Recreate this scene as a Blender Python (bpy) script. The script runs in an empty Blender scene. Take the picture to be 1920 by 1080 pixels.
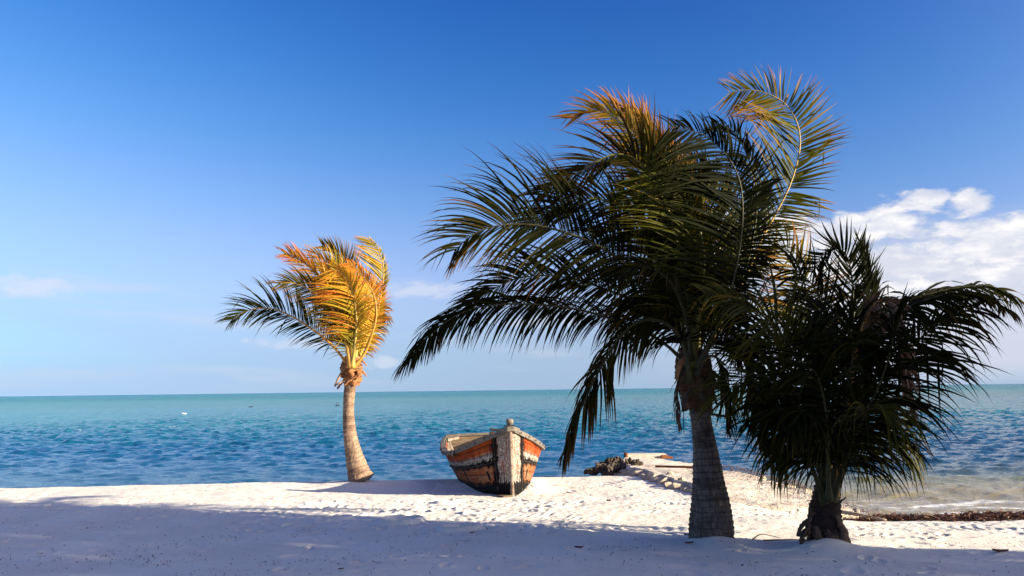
import bpy, bmesh, math, random
import numpy as np
from mathutils import Vector, Matrix, noise as mnoise
C = bpy.context.scene.collection
SC = bpy.context.scene
R = math.radians
rng = np.random.default_rng(7)
random.seed(7)

# ------------------------------------------------------------------ camera
F = 1600.0
EYE = np.array([0.0, 0.0, 1.6])
PITCH, ROLL = math.atan(191 / F), math.atan(24 / 1920)
cf = np.array([0, math.cos(PITCH), math.sin(PITCH)])
cu0 = np.array([0, -math.sin(PITCH), math.cos(PITCH)])
cr0 = np.array([1.0, 0, 0])
cr = cr0 * math.cos(ROLL) - cu0 * math.sin(ROLL)
cu = cr0 * math.sin(ROLL) + cu0 * math.cos(ROLL)
cam_d = bpy.data.cameras.new('camera')
cam = bpy.data.objects.new('camera', cam_d)
C.objects.link(cam)
cam_d.lens = 30.0
cam_d.sensor_width = 36.0
cam_d.clip_end = 30000
cam_d.clip_start = 0.05
M = Matrix.Identity(4)
for i in range(3):
    M[i][0], M[i][1], M[i][2], M[i][3] = cr[i], cu[i], -cf[i], EYE[i]
cam.matrix_world = M
SC.camera = cam


def at(px, py, Y):
    """world point seen in direction of photo pixel (px, py) at depth Y"""
    d = cr * ((px - 960) / F) + cu * ((540 - py) / F) + cf
    return EYE + d * (Y / d[1])


# ------------------------------------------------------------------ light
SUN_EL = R(16.5)
SUN_AZ = math.atan2(0.95, -0.313)          # clockwise from +Y
SKY_STRENGTH = 0.33
world = bpy.data.worlds.new('World')
SC.world = world
world.use_nodes = True
wt = world.node_tree
for n in list(wt.nodes):
    wt.nodes.remove(n)
sun_d = bpy.data.lights.new('sun', 'SUN')
sun_d.energy = 5.0
sun_d.angle = R(0.55)
sun_d.color = (1.0, 0.88, 0.67)
sun = bpy.data.objects.new('sun', sun_d)
C.objects.link(sun)
to_sun = Vector((math.sin(SUN_AZ) * math.cos(SUN_EL), math.cos(SUN_AZ) * math.cos(SUN_EL), math.sin(SUN_EL)))
sun.rotation_euler = to_sun.to_track_quat('Z', 'Y').to_euler()
sun.location = to_sun * 60
vs = SC.view_settings
vs.view_transform = 'Standard'
vs.look = 'None'
vs.gamma = 1
vs.use_curve_mapping = False
vs.exposure = 1.6
SC.render.engine = 'CYCLES'
SC.cycles.max_bounces = 6
SC.cycles.transparent_max_bounces = 8
SC.cycles.sample_clamp_indirect = 4.0


# ------------------------------------------------------------------ node helper
class NT:
    def __init__(s, tree):
        s.t = tree

    def n(s, typ, **kw):
        nd = s.t.nodes.new(typ)
        for k, v in kw.items():
            if k.startswith('i_'):
                nd.inputs[k[2:].replace('_', ' ')].default_value = v
            else:
                setattr(nd, k, v)
        return nd

    def l(s, a, b):
        s.t.links.new(a, b)

    def put(s, sock, v):
        if isinstance(v, (int, float)):
            sock.default_value = v
        elif isinstance(v, (tuple, list)):
            if len(v) == 3 and sock.type == 'RGBA':
                v = (*v, 1)
            sock.default_value = v
        else:
            s.l(v, sock)

    def math(s, op, a, b=None, c=None, clamp=False):
        nd = s.n('ShaderNodeMath', operation=op, use_clamp=clamp)
        s.put(nd.inputs[0], a)
        if b is not None:
            s.put(nd.inputs[1], b)
        if c is not None:
            s.put(nd.inputs[2], c)
        return nd.outputs[0]

    def mix(s, f, a, b, blend='MIX'):
        nd = s.n('ShaderNodeMix', data_type='RGBA', blend_type=blend)
        s.put(nd.inputs[0], f)
        s.put(nd.inputs[6], a)
        s.put(nd.inputs[7], b)
        return nd.outputs[2]

    def step(s, x, a, b):
        """smooth 0..1 between a and b"""
        nd = s.n('ShaderNodeMapRange', interpolation_type='SMOOTHSTEP', clamp=True)
        s.put(nd.inputs[0], x)
        nd.inputs[1].default_value = a
        nd.inputs[2].default_value = b
        return nd.outputs[0]

    def noise(s, vec, scale, detail=4, rough=0.55, dist=0.0, out=0):
        nd = s.n('ShaderNodeTexNoise')
        if vec is not None:
            s.l(vec, nd.inputs['Vector'])
        nd.inputs['Scale'].default_value = scale
        nd.inputs['Detail'].default_value = detail
        nd.inputs['Roughness'].default_value = rough
        nd.inputs['Distortion'].default_value = dist
        return nd.outputs[out]

    def vmul(s, vec, xyz):
        nd = s.n('ShaderNodeVectorMath', operation='MULTIPLY')
        s.l(vec, nd.inputs[0])
        nd.inputs[1].default_value = xyz
        return nd.outputs[0]

    def ramp(s, x, stops):
        nd = s.n('ShaderNodeValToRGB')
        el = nd.color_ramp.elements
        while len(el) < len(stops):
            el.new(0.5)
        for e, (p, c) in zip(el, stops):
            e.position = p
            e.color = (*c, 1)
        s.put(nd.inputs[0], x)
        return nd.outputs[0]

    def bump(s, h, strength, dist, normal=None):
        nd = s.n('ShaderNodeBump')
        s.l(h, nd.inputs['Height'])
        nd.inputs['Strength'].default_value = strength
        nd.inputs['Distance'].default_value = dist
        if normal is not None:
            s.l(normal, nd.inputs['Normal'])
        return nd.outputs[0]


def new_mat(name):
    m = bpy.data.materials.new(name)
    m.use_nodes = True
    for n in list(m.node_tree.nodes):
        m.node_tree.nodes.remove(n)
    k = NT(m.node_tree)
    out = k.n('ShaderNodeOutputMaterial')
    return m, k, out


def principled(k, out, color, rough=0.8, normal=None, spec=0.3, **kw):
    p = k.n('ShaderNodeBsdfPrincipled')
    k.put(p.inputs['Base Color'], color)
    k.put(p.inputs['Roughness'], rough)
    p.inputs['Specular IOR Level'].default_value = spec
    for a, b in kw.items():
        k.put(p.inputs[a.replace('_', ' ')], b)
    if normal is not None:
        k.l(normal, p.inputs['Normal'])
    k.l(p.outputs[0], out.inputs[0])
    return p


# ------------------------------------------------------------------ world sky with clouds
w = NT(wt)
wout = w.n('ShaderNodeOutputWorld')
bg = w.n('ShaderNodeBackground')
bg.inputs[1].default_value = SKY_STRENGTH
w.l(bg.outputs[0], wout.inputs[0])
sky = w.n('ShaderNodeTexSky', sky_type='NISHITA')
sky.sun_disc = False
sky.sun_elevation = SUN_EL
sky.sun_rotation = SUN_AZ
sky.altitude = 0
sky.air_density = 1.0
sky.dust_density = 0.25
sky.ozone_density = 2.5
# film response of the sky: steep toe, soft shoulder, per channel, the same in every direction
srgb = w.n('ShaderNodeSeparateColor')
w.l(sky.outputs[0], srgb.inputs[0])
crgb = w.n('ShaderNodeCombineColor')
for ch, (g_, s_, k_, t_, l_) in enumerate(((4.0, 0.48, 15.0, 0.40, 0.008), (2.5, 0.86, 14.5, 0.30, 0.0), (2.0, 1.50, 12.5, 0.14, 0.0))):
    xg = w.math('POWER', srgb.outputs[ch], g_)
    tail = w.math('MULTIPLY', w.math('MAXIMUM', w.math('SUBTRACT', srgb.outputs[ch], 6.2), 0.0), t_)      # bright part of the sky round the sun
    tail = w.math('ADD', tail, w.math('MULTIPLY', srgb.outputs[ch], l_))
    w.l(w.math('ADD', tail, w.math('DIVIDE', w.math('MULTIPLY', xg, s_), w.math('ADD', xg, k_))), crgb.inputs[ch])
tc = w.n('ShaderNodeTexCoord')
sep = w.n('ShaderNodeSeparateXYZ')
w.l(tc.outputs['Generated'], sep.inputs[0])
sx, sy, sz = sep.outputs
# angle from the sun: a wide warm aureole round it, and the deeper blue band a quarter turn away from it
dotn = w.n('ShaderNodeVectorMath', operation='DOT_PRODUCT')
w.l(tc.outputs['Generated'], dotn.inputs[0])
dotn.inputs[1].default_value = tuple(to_sun)
cosg = dotn.outputs['Value']
sin2 = w.math('SUBTRACT', 1.0, w.math('MULTIPLY', cosg, cosg))
pol = w.math('SUBTRACT', 1.27, w.math('MULTIPLY', sin2, 0.38))
aur = w.math('POWER', w.math('MULTIPLY', w.math('ADD', cosg, 1.0), 0.5), 9.0)
pc = w.n('ShaderNodeCombineColor')
pc.inputs[0].default_value = 1.0
w.l(pol, pc.inputs[1]); w.l(pol, pc.inputs[2])
skyc = w.mix(1.0, crgb.outputs[0], pc.outputs[0], 'MULTIPLY')
au = w.n('ShaderNodeCombineColor')
w.l(w.math('MULTIPLY', aur, 1.45), au.inputs[0]); w.l(w.math('MULTIPLY', aur, 1.05), au.inputs[1]); w.l(w.math('MULTIPLY', aur, 0.55), au.inputs[2])
skyc = w.mix(1.0, skyc, au.outputs[0], 'ADD')
# azimuth (0 = +Y, positive to +X) and elevation, degrees
az = w.math('MULTIPLY', w.math('ARCTAN2', sx, sy), 57.2958)
el = w.math('MULTIPLY', w.math('ARCSINE', sz), 57.2958)
cmb = w.n('ShaderNodeCombineXYZ')
w.l(az, cmb.inputs[0])
w.l(el, cmb.inputs[1])
P = cmb.outputs[0]
big = w.noise(w.vmul(P, (0.11, 0.30, 1)), 1.0, 9, 0.62, 0.25)
fine = w.noise(w.vmul(P, (0.5, 1.1, 1)), 1.0, 7, 0.6, 0.3)


def blob(a0, e0, ra, re):
    dx = w.math('DIVIDE', w.math('SUBTRACT', az, a0), ra)
    dy = w.math('DIVIDE', w.math('SUBTRACT', el, e0), re)
    r2 = w.math('ADD', w.math('MULTIPLY', dx, dx), w.math('MULTIPLY', dy, dy))
    return w.math('MAXIMUM', w.math('SUBTRACT', 1.0, r2), 0.0)


# cumulus bank low in the right hand sky, going on beyond the frame
blobs = [(22.6, 9.8, 4.2, 1.5), (26.0, 11.0, 2.6, 1.2), (28.6, 10.6, 1.8, 1.2), (30.0, 9.0, 5.5, 1.1), (30.5, 7.5, 6.0, 0.8), (14.0, 9.6, 3.6, 2.6), (17.8, 10.2, 2.6, 1.9), (16.5, 8.2, 6.0, 2.2), (20.5, 9.2, 3.4, 2.2), (24.2, 10.2, 3.0, 1.9), 
         (22.5, 7.4, 9.0, 1.7), (29.5, 8.2, 5.0, 1.2), (31.5, 6.2, 7.0, 1.4), (24, 5.6, 10, 1.4), (38, 7.5, 6, 2.4),
         (47, 9, 5, 2.5), (12.5, 8.0, 4.0, 2.0), (60, 7, 8, 3.5)]
den = None
for b in blobs:
    v = blob(*b)
    den = v if den is None else w.math('MAXIMUM', den, v)
d1 = w.math('ADD', w.math('MULTIPLY', den, 0.75), w.math('MULTIPLY', w.math('SUBTRACT', fine, 0.5), 1.5))
d1 = w.math('ADD', d1, w.math('MULTIPLY', w.math('SUBTRACT', big, 0.5), 0.6))
c1 = w.math('MULTIPLY', w.step(d1, 0.22, 0.62), w.step(den, 0.0, 0.06))
# thin veil under the bank and faint streaks along the whole horizon
veil_l = w.noise(w.vmul(P, (0.06, 0.55, 1)), 1.0, 6, 0.55, 0.2)
low = w.math('MULTIPLY', w.step(el, 11.0, 6.5), w.step(el, -0.5, 1.5))
right = w.step(az, 5, 24)
veil = w.math('MULTIPLY', low, w.math('ADD', w.math('MULTIPLY', right, 0.95), w.math('MULTIPLY', w.step(veil_l, 0.50, 0.70), 0.45)), clamp=True)
veilr = w.math('MULTIPLY', veil, 0.92)
shade = w.step(w.noise(w.vmul(P, (0.35, 0.9, 1)), 1.0, 5, 0.5), 0.35, 0.62)
top = w.step(d1, 0.35, 0.85)
ccol = w.mix(w.math('MULTIPLY', shade, top), (0.72, 0.75, 0.86), (1.10, 1.07, 1.05))
c_0 = w.mix(w.math('MULTIPLY', w.step(el, 9.0, 0.0), 0.85), skyc, w.mix(w.step(az, -34, 8), (0.44, 0.64, 0.95), (0.36, 0.52, 0.76)))
c_a = w.mix(veilr, c_0, (0.68, 0.72, 0.84))
puff = None
for b in ((-6.5, 6.7, 5.0, 0.9), (-8.6, 1.9, 1.8, 0.7), (-30, 6.4, 4, 0.9), (27, 2.8, 4, 0.9), (-34, 2.2, 4, 0.7), (-14, 3.2, 5, 0.6), (2, 4.6, 5, 0.7), (44, 4, 6, 1)):
    v = blob(*b)
    puff = v if puff is None else w.math('MAXIMUM', puff, v)
pm = w.step(w.math('ADD', puff, w.math('MULTIPLY', w.math('SUBTRACT', fine, 0.5), 2.2)), 0.35, 1.1)
c_a = w.mix(w.math('MULTIPLY', w.math('MULTIPLY', pm, w.step(puff, 0.0, 0.2)), 0.5), c_a, (0.80, 0.82, 0.92))
c_b = w.mix(w.math('MULTIPLY', c1, 0.95), c_a, ccol)
w.l(c_b, bg.inputs[0])


# ------------------------------------------------------------------ object helpers
def tag(o, label=None, cat=None, group=None, kind=None):
    if label: o['label'] = label
    if cat: o['category'] = cat
    if group: o['group'] = group
    if kind: o['kind'] = kind
    return o


def link(name, me, parent=None, mat=None, smooth=False):
    o = bpy.data.objects.new(name, me)
    C.objects.link(o)
    if parent is not None:
        o.parent = parent
    if mat is not None:
        me.materials.append(mat)
    if smooth:
        me.polygons.foreach_set('use_smooth', np.ones(len(me.polygons), bool))
    return o


def empty(name, loc, rz=0.0):
    o = bpy.data.objects.new(name, None)
    o.empty_display_size = 0.2
    C.objects.link(o)
    o.location = loc
    o.rotation_euler = (0, 0, rz)
    return o


def mesh_np(name, V, Fq, parent=None, mat=None, smooth=True, attrs=None, origin=None):
    """V (n,3) world points, Fq (m,3|4) index array"""
    V = np.asarray(V, float)
    if origin is not None:
        V = V - np.asarray(origin)
    me = bpy.data.meshes.new(name)
    n, m, k = len(V), len(Fq), Fq.shape[1]
    me.vertices.add(n)
    me.vertices.foreach_set('co', V.astype(np.float32).ravel())
    me.loops.add(m * k)
    me.loops.foreach_set('vertex_index', Fq.astype(np.int32).ravel())
    me.polygons.add(m)
    me.polygons.foreach_set('loop_start', np.arange(0, m * k, k, dtype=np.int32))
    me.polygons.foreach_set('loop_total', np.full(m, k, np.int32))
    me.update(calc_edges=True)
    if attrs:
        for a, val in attrs.items():
            at_ = me.attributes.new(a, 'FLOAT', 'POINT')
            at_.data.foreach_set('value', np.asarray(val, np.float32))
    me.validate()
    return link(name, me, parent, mat, smooth)


class MB:
    """collects simple shapes in one mesh"""
    def __init__(s):
        s.v = []; s.f = []

    def add(s, vs_, fs):
        b = len(s.v)
        s.v += [tuple(p) for p in vs_]
        s.f += [tuple(i + b for i in f) for f in fs]

    def box(s, c, size, rot=None):
        c = np.array(c, float); h = np.array(size, float) / 2
        pts = np.array([(x, y, z) for x in (-1, 1) for y in (-1, 1) for z in (-1, 1)]) * h
        if rot is not None:
            pts = pts @ np.array(rot.to_3x3() if hasattr(rot, 'to_3x3') else rot).T
        s.add(pts + c, [(0, 1, 3, 2), (4, 6, 7, 5), (0, 4, 5, 1), (2, 3, 7, 6), (0, 2, 6, 4), (1, 5, 7, 3)])

    def tube(s, pts, rad, n=8, cap=True, flat=1.0):
        pts = np.array(pts, float)
        rad = np.broadcast_to(np.array(rad, float), (len(pts),))
        b = len(s.v)
        T = np.gradient(pts, axis=0)
        T /= np.linalg.norm(T, axis=1)[:, None] + 1e-9
        ref = np.array([0, 0, 1.0]) if abs(T[0][2]) < 0.9 else np.array([0, 1.0, 0])
        A = np.cross(T[0], ref); A /= np.linalg.norm(A)
        for i in range(len(pts)):
            A = A - T[i] * A.dot(T[i]); A /= np.linalg.norm(A) + 1e-9
            Bv = np.cross(T[i], A)
            for k in range(n):
                t = 2 * math.pi * k / n
                s.v.append(tuple(pts[i] + rad[i] * (A * math.cos(t) + Bv * math.sin(t) * flat)))
        for i in range(len(pts) - 1):
            for k in range(n):
                a = b + i * n + k; c = b + i * n + (k + 1) % n
                s.f.append((a, c, c + n, a + n))
        if cap:
            s.f.append(tuple(b + k for k in range(n))[::-1])
            s.f.append(tuple(b + (len(pts) - 1) * n + k for k in range(n)))

    def build(s, name, mat, parent=None, smooth=False, bevel=0):
        me = bpy.data.meshes.new(name)
        me.from_pydata(s.v, [], s.f)
        me.update()
        o = link(name, me, parent, mat, smooth)
        if bevel:
            md = o.modifiers.new('bevel', 'BEVEL')
            md.width = bevel; md.segments = 2; md.limit_method = 'ANGLE'
        return o


def sst(x, a, b):
    t = np.clip((x - a) / (b - a), 0, 1)
    return t * t * (3 - 2 * t)


_tabs = {}
def vnoise(x, y, seed=0):
    if seed not in _tabs:
        _tabs[seed] = np.random.default_rng(seed + 100).random((256, 256))
    T_ = _tabs[seed]
    xi = np.floor(x).astype(int); yi = np.floor(y).astype(int)
    fx = x - xi; fy = y - yi
    fx = fx * fx * fx * (fx * (fx * 6 - 15) + 10); fy = fy * fy * fy * (fy * (fy * 6 - 15) + 10)
    g = lambda a, b: T_[a & 255, b & 255]
    return (g(xi, yi) * (1 - fx) + g(xi + 1, yi) * fx) * (1 - fy) + (g(xi, yi + 1) * (1 - fx) + g(xi + 1, yi + 1) * fx) * fy - 0.5


def fbm(x, y, seed=0, oct=4, gain=0.5):
    r = 0; a = 1.0
    for o in range(oct):
        r = r + a * vnoise(x * 2 ** o + 17.3 * o, y * 2 ** o + 9.1 * o, seed + o)
        a *= gain
    return r


def geo_axis(lo, a, b, step, hi, g=1.12):
    c = list(np.arange(a, b + 1e-6, step))
    s_ = step; x = a; L_ = []
    while x > lo:
        s_ *= g; x -= s_; L_.append(x)
    s_ = step; x = c[-1]; H_ = []
    while x < hi:
        s_ *= g; x += s_; H_.append(x)
    return np.array(L_[::-1] + c + H_)


def grid_faces(nx, ny):
    i = np.arange((ny - 1) * nx).reshape(ny - 1, nx)[:, :-1].ravel()
    return np.stack([i, i + 1, i + 1 + nx, i + nx], 1)


# ------------------------------------------------------------------ ground: one sand sheet
WATER_Z = -0.35
P1B = at(1333, 1000, 9.32)
P2B = at(1545, 1006, 9.02)
P0B = at(676, 899, 15.5)


def base_height(X, Y):
    m = sst(X, 2.9, 4.6)
    yc = 16.25 + 0.08 * X
    gl = Y - yc
    zl = -0.14 * (np.sqrt(gl * gl + 0.16) + gl) / 2
    gr = Y - (10.2 + 0.05 * np.sin(X * 1.3))
    zr = -0.118 * (np.sqrt(gr * gr + 0.25) + gr) / 2
    z = zl * (1 - m) + zr * m
    z = z + 0.05 * fbm(X * 0.35, Y * 0.35, 3, 3)
    z = np.maximum(z, -3.0)
    return z


def ground_height(X, Y):
    z = base_height(X, Y)
    # long parallel ridges left by a rake, running across the view
    rid = np.sin((Y + 0.06 * X + 0.10 * fbm(X * .3, Y * .3, 21, 2)) * 2 * math.pi / 0.62)
    z = z + 0.010 * rid * sst(Y, 10.4, 8.6) * (0.6 + fbm(X * .5, Y * .5, 5, 2))
    wob = 0.012 * fbm(X * 2.2, Y * 2.2, 8, 4) + 0.006 * fbm(X * 9, Y * 9, 12, 3)
    z = z + wob * (0.5 + 0.9 * sst(Y, 9.2, 10.2))
    for (x, y, h, r) in ((P1B[0] + 0.02, P1B[1] - 0.22, 0.10, 0.30), (P2B[0] - 0.05, P2B[1] - 0.22, 0.11, 0.34),
                         (P0B[0], P0B[1], 0.05, 0.5), (0.28, 13.8, 0.10, 0.30), (0.33, 14.2, 0.12, 0.3), (-0.2, 15.2, 0.16, 0.7)):
        z = z + h * np.exp(-((X - x) ** 2 + (Y - y) ** 2) / (2 * (r * 0.6) ** 2))
    # hollow along the berm crest under the small palm
    return z


def gz(x, y):
    return float(ground_height(np.array([x]), np.array([y]))[0])


xs = geo_axis(-90, -10.2, 8.6, 0.021, 120, 1.18)
ys = geo_axis(-70, 6.9, 16.9, 0.021, 70, 1.18)
GX, GY = np.meshgrid(xs, ys)
GZ = ground_height(GX, GY)
# vehicle and rake tracks: transverse tread pattern inside a curved lane
def track(x0, y0, x1, y1, width, period, amp, chev=0.0, bend=0.0, fade=0.35):
    global GZ
    L = math.hypot(x1 - x0, y1 - y0); ux, uy = (x1 - x0) / L, (y1 - y0) / L
    s_ = (GX - x0) * ux + (GY - y0) * uy
    t_ = -(GX - x0) * uy + (GY - y0) * ux - bend * (s_ / L) * (1 - s_ / L) * 4
    m = sst(s_, -0.2, fade) * sst(s_, L + 0.2, L - fade) * sst(np.abs(t_), width / 2, width / 2 - 0.06)
    m = m * sst(fbm(GX * 1.9 + x0, GY * 1.9 + y0, 31, 3), -0.22, 0.22)
    ph = (s_ + chev * np.abs(t_) + 0.02 * fbm(GX * 6, GY * 6, 33, 2)) * 2 * math.pi / period
    amp *= 0.7
    GZ += amp * np.tanh(1.6 * np.sin(ph)) * m - amp * 0.5 * m


track(-1.2, 10.25, 2.1, 10.02, 0.36, 0.15, 0.013, 0.3, 0.05)
track(2.3, 10.0, 9.0, 9.55, 0.42, 0.14, 0.016, -0.3, 0.15)
track(4.2, 10.0, 9.4, 9.15, 0.30, 0.13, 0.010, 0.5, 0.1)
track(-0.6, 10.9, 3.0, 11.6, 0.5, 0.15, 0.009, 0.8, 0.2)
track(0.3, 12.3, 2.6, 13.9, 0.5, 0.16, 0.011, 0.6, 0.0)
track(0.5, 13.1, 2.2, 15.4, 0.5, 0.17, 0.010, -0.6, 0.0)
track(-1.2, 11.6, 1.9, 12.4, 0.4, 0.14, 0.009, -0.7, 0.1)
track(-0.2, 8.9, -0.35, 6.4, 0.14, 0.10, 0.005, 0, 0.0)
track(0.5, 9.4, 0.9, 6.5, 0.34, 0.09, 0.005, 0, 0.0)
track(-2.2, 9.2, 1.5, 8.9, 0.4, 0.08, 0.004, 0.2, 0.1)
track(3.5, 8.9, 4.4, 6.6, 0.9, 0.085, 0.006, 0.1, 0.1)
track(4.4, 8.6, 5.5, 6.6, 0.7, 0.085, 0.006, -0.1, 0.1)
track(-7.5, 12.7, -2.2, 11.0, 0.3, 0.13, 0.009, 0.4, 0.2)
track(-4.2, 11.6, -0.6, 12.3, 0.35, 0.14, 0.009, 0.4, 0.1)


_tr = random.Random(11)
for _ in range(34):
    x_ = _tr.uniform(-1.0, 3.4); y_ = _tr.uniform(10.3, 15.2); a_ = _tr.uniform(-0.5, 1.2); l_ = _tr.uniform(0.8, 2.2)
    track(x_, y_, x_ + l_ * math.cos(a_), y_ + l_ * math.sin(a_), _tr.uniform(0.15, 0.4), _tr.uniform(0.075, 0.13), _tr.uniform(0.004, 0.009), _tr.uniform(-0.8, 0.8), _tr.uniform(-.2, .2), 0.5)


def stamp(x, y, a, L, W, depth, rim=0.35):
    i0 = np.searchsorted(xs, x - L * 1.1); i1 = np.searchsorted(xs, x + L * 1.1)
    j0 = np.searchsorted(ys, y - L * 1.1); j1 = np.searchsorted(ys, y + L * 1.1)
    if i1 <= i0 or j1 <= j0:
        return
    sub = (slice(j0, j1), slice(i0, i1))
    dx = GX[sub] - x; dy = GY[sub] - y
    u_ = (dx * math.cos(a) + dy * math.sin(a)) / (L / 2); v_ = (-dx * math.sin(a) + dy * math.cos(a)) / (W / 2)
    r = np.sqrt(u_ * u_ + v_ * v_)
    GZ[sub] += -depth * sst(r, 1.0, 0.45) + depth * rim * np.exp(-((r - 1.22) / 0.22) ** 2)


def scatter_prints(n, xr, yr, Lr, dr):
    for _ in range(n):
        x = random.uniform(*xr); y = random.uniform(*yr)
        if x > 4.3 and y > 11.2:
            continue
        L = random.uniform(*Lr)
        stamp(x, y, random.uniform(0, 6.28), L, L * random.uniform(0.35, 0.8), random.uniform(*dr), random.uniform(.2, .8))


scatter_prints(330, (-3.6, 1.0), (10.1, 12.9), (0.08, 0.26), (0.006, 0.020))
scatter_prints(520, (-1.5, 4.2), (10.0, 16.0), (0.05, 0.15), (0.003, 0.010))
scatter_prints(300, (3.6, 8.6), (9.3, 11.5), (0.06, 0.24), (0.004, 0.016))
scatter_prints(260, (-10, -2), (10.5, 13.4), (0.08, 0.26), (0.003, 0.012))
scatter_prints(150, (-6, 8), (6.8, 10.0), (0.1, 0.3), (0.006, 0.020))
scatter_prints(40, (-10, -1), (13.4, 15.8), (0.05, 0.16), (0.004, 0.01))
for (px, py, L, W, dep) in ((752, 974, .42, .30, .075), (858, 986, .36, .22, .06), (835, 939, .26, .2, .05), (625, 970, .4, .2, .05), (880, 958, .22, .16, .03)):
    Yq = 1.6 * F / (py - (743 - 24 * px / 1920)); stamp((px - 960) / F * Yq, Yq, 0.4, L, W, dep, 0.9)


# ---- sand material
def sand_material():
    m, k, out = new_mat('sand')
    g = k.n('ShaderNodeNewGeometry')
    pos = g.outputs['Position']
    n1 = k.noise(pos, 0.9, 5, 0.6)
    n2 = k.noise(pos, 14, 4, 0.6)
    n3 = k.noise(pos, 260, 2, 0.6)
    col = k.mix(k.step(n1, 0.35, 0.7), (0.72, 0.655, 0.565), (0.78, 0.725, 0.64))
    col = k.mix(k.math('MULTIPLY', k.step(n2, 0.52, 0.75), 0.35), col, (0.60, 0.54, 0.46))
    col = k.mix(k.math('MULTIPLY', k.step(n3, 0.45, 0.75), 0.30), col, (0.42, 0.36, 0.30))
    # brownish patches of weed dust
    n4 = k.noise(k.vmul(pos, (1.0, 2.6, 1)), 1.3, 5, 0.65)
    col = k.mix(k.math('MULTIPLY', k.step(n4, 0.62, 0.80), 0.5), col, (0.30, 0.20, 0.13))
    sp = k.n('ShaderNodeSeparateXYZ'); k.l(pos, sp.inputs[0])
    wet = k.step(sp.outputs[2], -0.20, -0.31)
    col = k.mix(k.math('MULTIPLY', wet, 0.75), col, (0.22, 0.17, 0.12))
    b1 = k.bump(k.noise(pos, 38, 5, 0.65), 0.55, 0.012)
    b2 = k.bump(n3, 0.5, 0.003, b1)
    rough = k.math('SUBTRACT', 0.95, k.math('MULTIPLY', wet, 0.5))
    principled(k, out, col, rough, b2, 0.15)
    return m


SAND = sand_material()
V = np.stack([GX.ravel(), GY.ravel(), GZ.ravel()], 1)
g = mesh_np('ground', V, grid_faces(len(xs), len(ys)), None, SAND, True)
tag(g, kind='structure', label='pale coral sand beach with raked ridges, footprints and tread marks')

# ------------------------------------------------------------------ sea
def water_rows():
    y = 10.8; L = [y]
    while y < 9000:
        y += max(0.045, y * 0.0052 if y < 400 else y * 0.02); L.append(y)
    return np.array(L)


wy = water_rows()
uu = np.linspace(-1, 1, 520)
uu = np.concatenate([-(1 + np.geomspace(0.004, 9, 40))[::-1], uu, 1 + np.geomspace(0.004, 9, 40)])
WX = uu[None, :] * (0.70 * wy[:, None] + 2.0)
WY = np.repeat(wy[:, None], len(uu), 1)
WZ = np.zeros_like(WX)
row_step = np.gradient(wy)[:, None]
col_step = np.abs(np.gradient(WX, axis=1))
wr = np.random.default_rng(5)
amp_far = 0.75 + 0.5 * sst(WY, 13, 40)
shore = sst(WY - np.where(WX > 3.4, 13.2, 18.6), -1, 9)
WXd = np.zeros_like(WX); WYd = np.zeros_like(WX)
warp = 1.2 * fbm(WX * 0.13, WY * 0.13, 61, 2)
gust = 0.9 + 0.45 * fbm(WX * 0.05, WY * 0.05, 66, 3)
for i in range(64):
    lam = 0.18 * (18 ** (i / 63.0))
    th = R(-95 + wr.normal(0, 34))          # travelling towards the beach, slightly left
    kx, ky = math.cos(th) * 2 * math.pi / lam, math.sin(th) * 2 * math.pi / lam
    a = 0.0098 * lam ** 0.85 * math.exp(-(max(lam - 0.6, 0) / 1.0) ** 2 * 0.8)
    lod = sst(lam / (np.maximum(row_step * abs(math.sin(th)), col_step * abs(math.cos(th))) + 1e-6), 2.2, 4.5)
    ph = kx * WX + ky * WY + wr.uniform(0, 6.28) + warp * (0.6 + 0.5 * math.sin(i * 2.1)) * (1.5 / (0.5 + lam))
    grp = 0.55 + 0.9 * np.clip(0.5 + 1.3 * vnoise(WX * 0.45 / lam ** 0.5 + i * 3.7, WY * 0.45 / lam ** 0.5, 70 + i % 9), 0, 1)
    s_ = np.sin(ph); c_ = np.cos(ph)
    A = a * lod * grp
    WZ += A * (s_ + 0.25 * np.cos(2 * ph + 1.6))
    WXd += 0.8 * A * c_ * math.cos(th); WYd += 0.8 * A * c_ * math.sin(th)
WZ *= amp_far * (0.5 + 0.5 * shore) * gust
# low swell lines that run along the shore on the right
swl = np.sin((WY + 0.10 * WX + 0.8 * fbm(WX * .2, WY * .2, 44, 2)) * 2 * math.pi / 2.3)
WZ += 0.035 * np.maximum(swl, 0) ** 3 * sst(WX, 3, 5) * sst(WY, 12.5, 14) * sst(WY, 26, 19)
V = np.stack([(WX + WXd).ravel(), (WY + WYd).ravel(), (WZ + WATER_Z).ravel()], 1)


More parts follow.
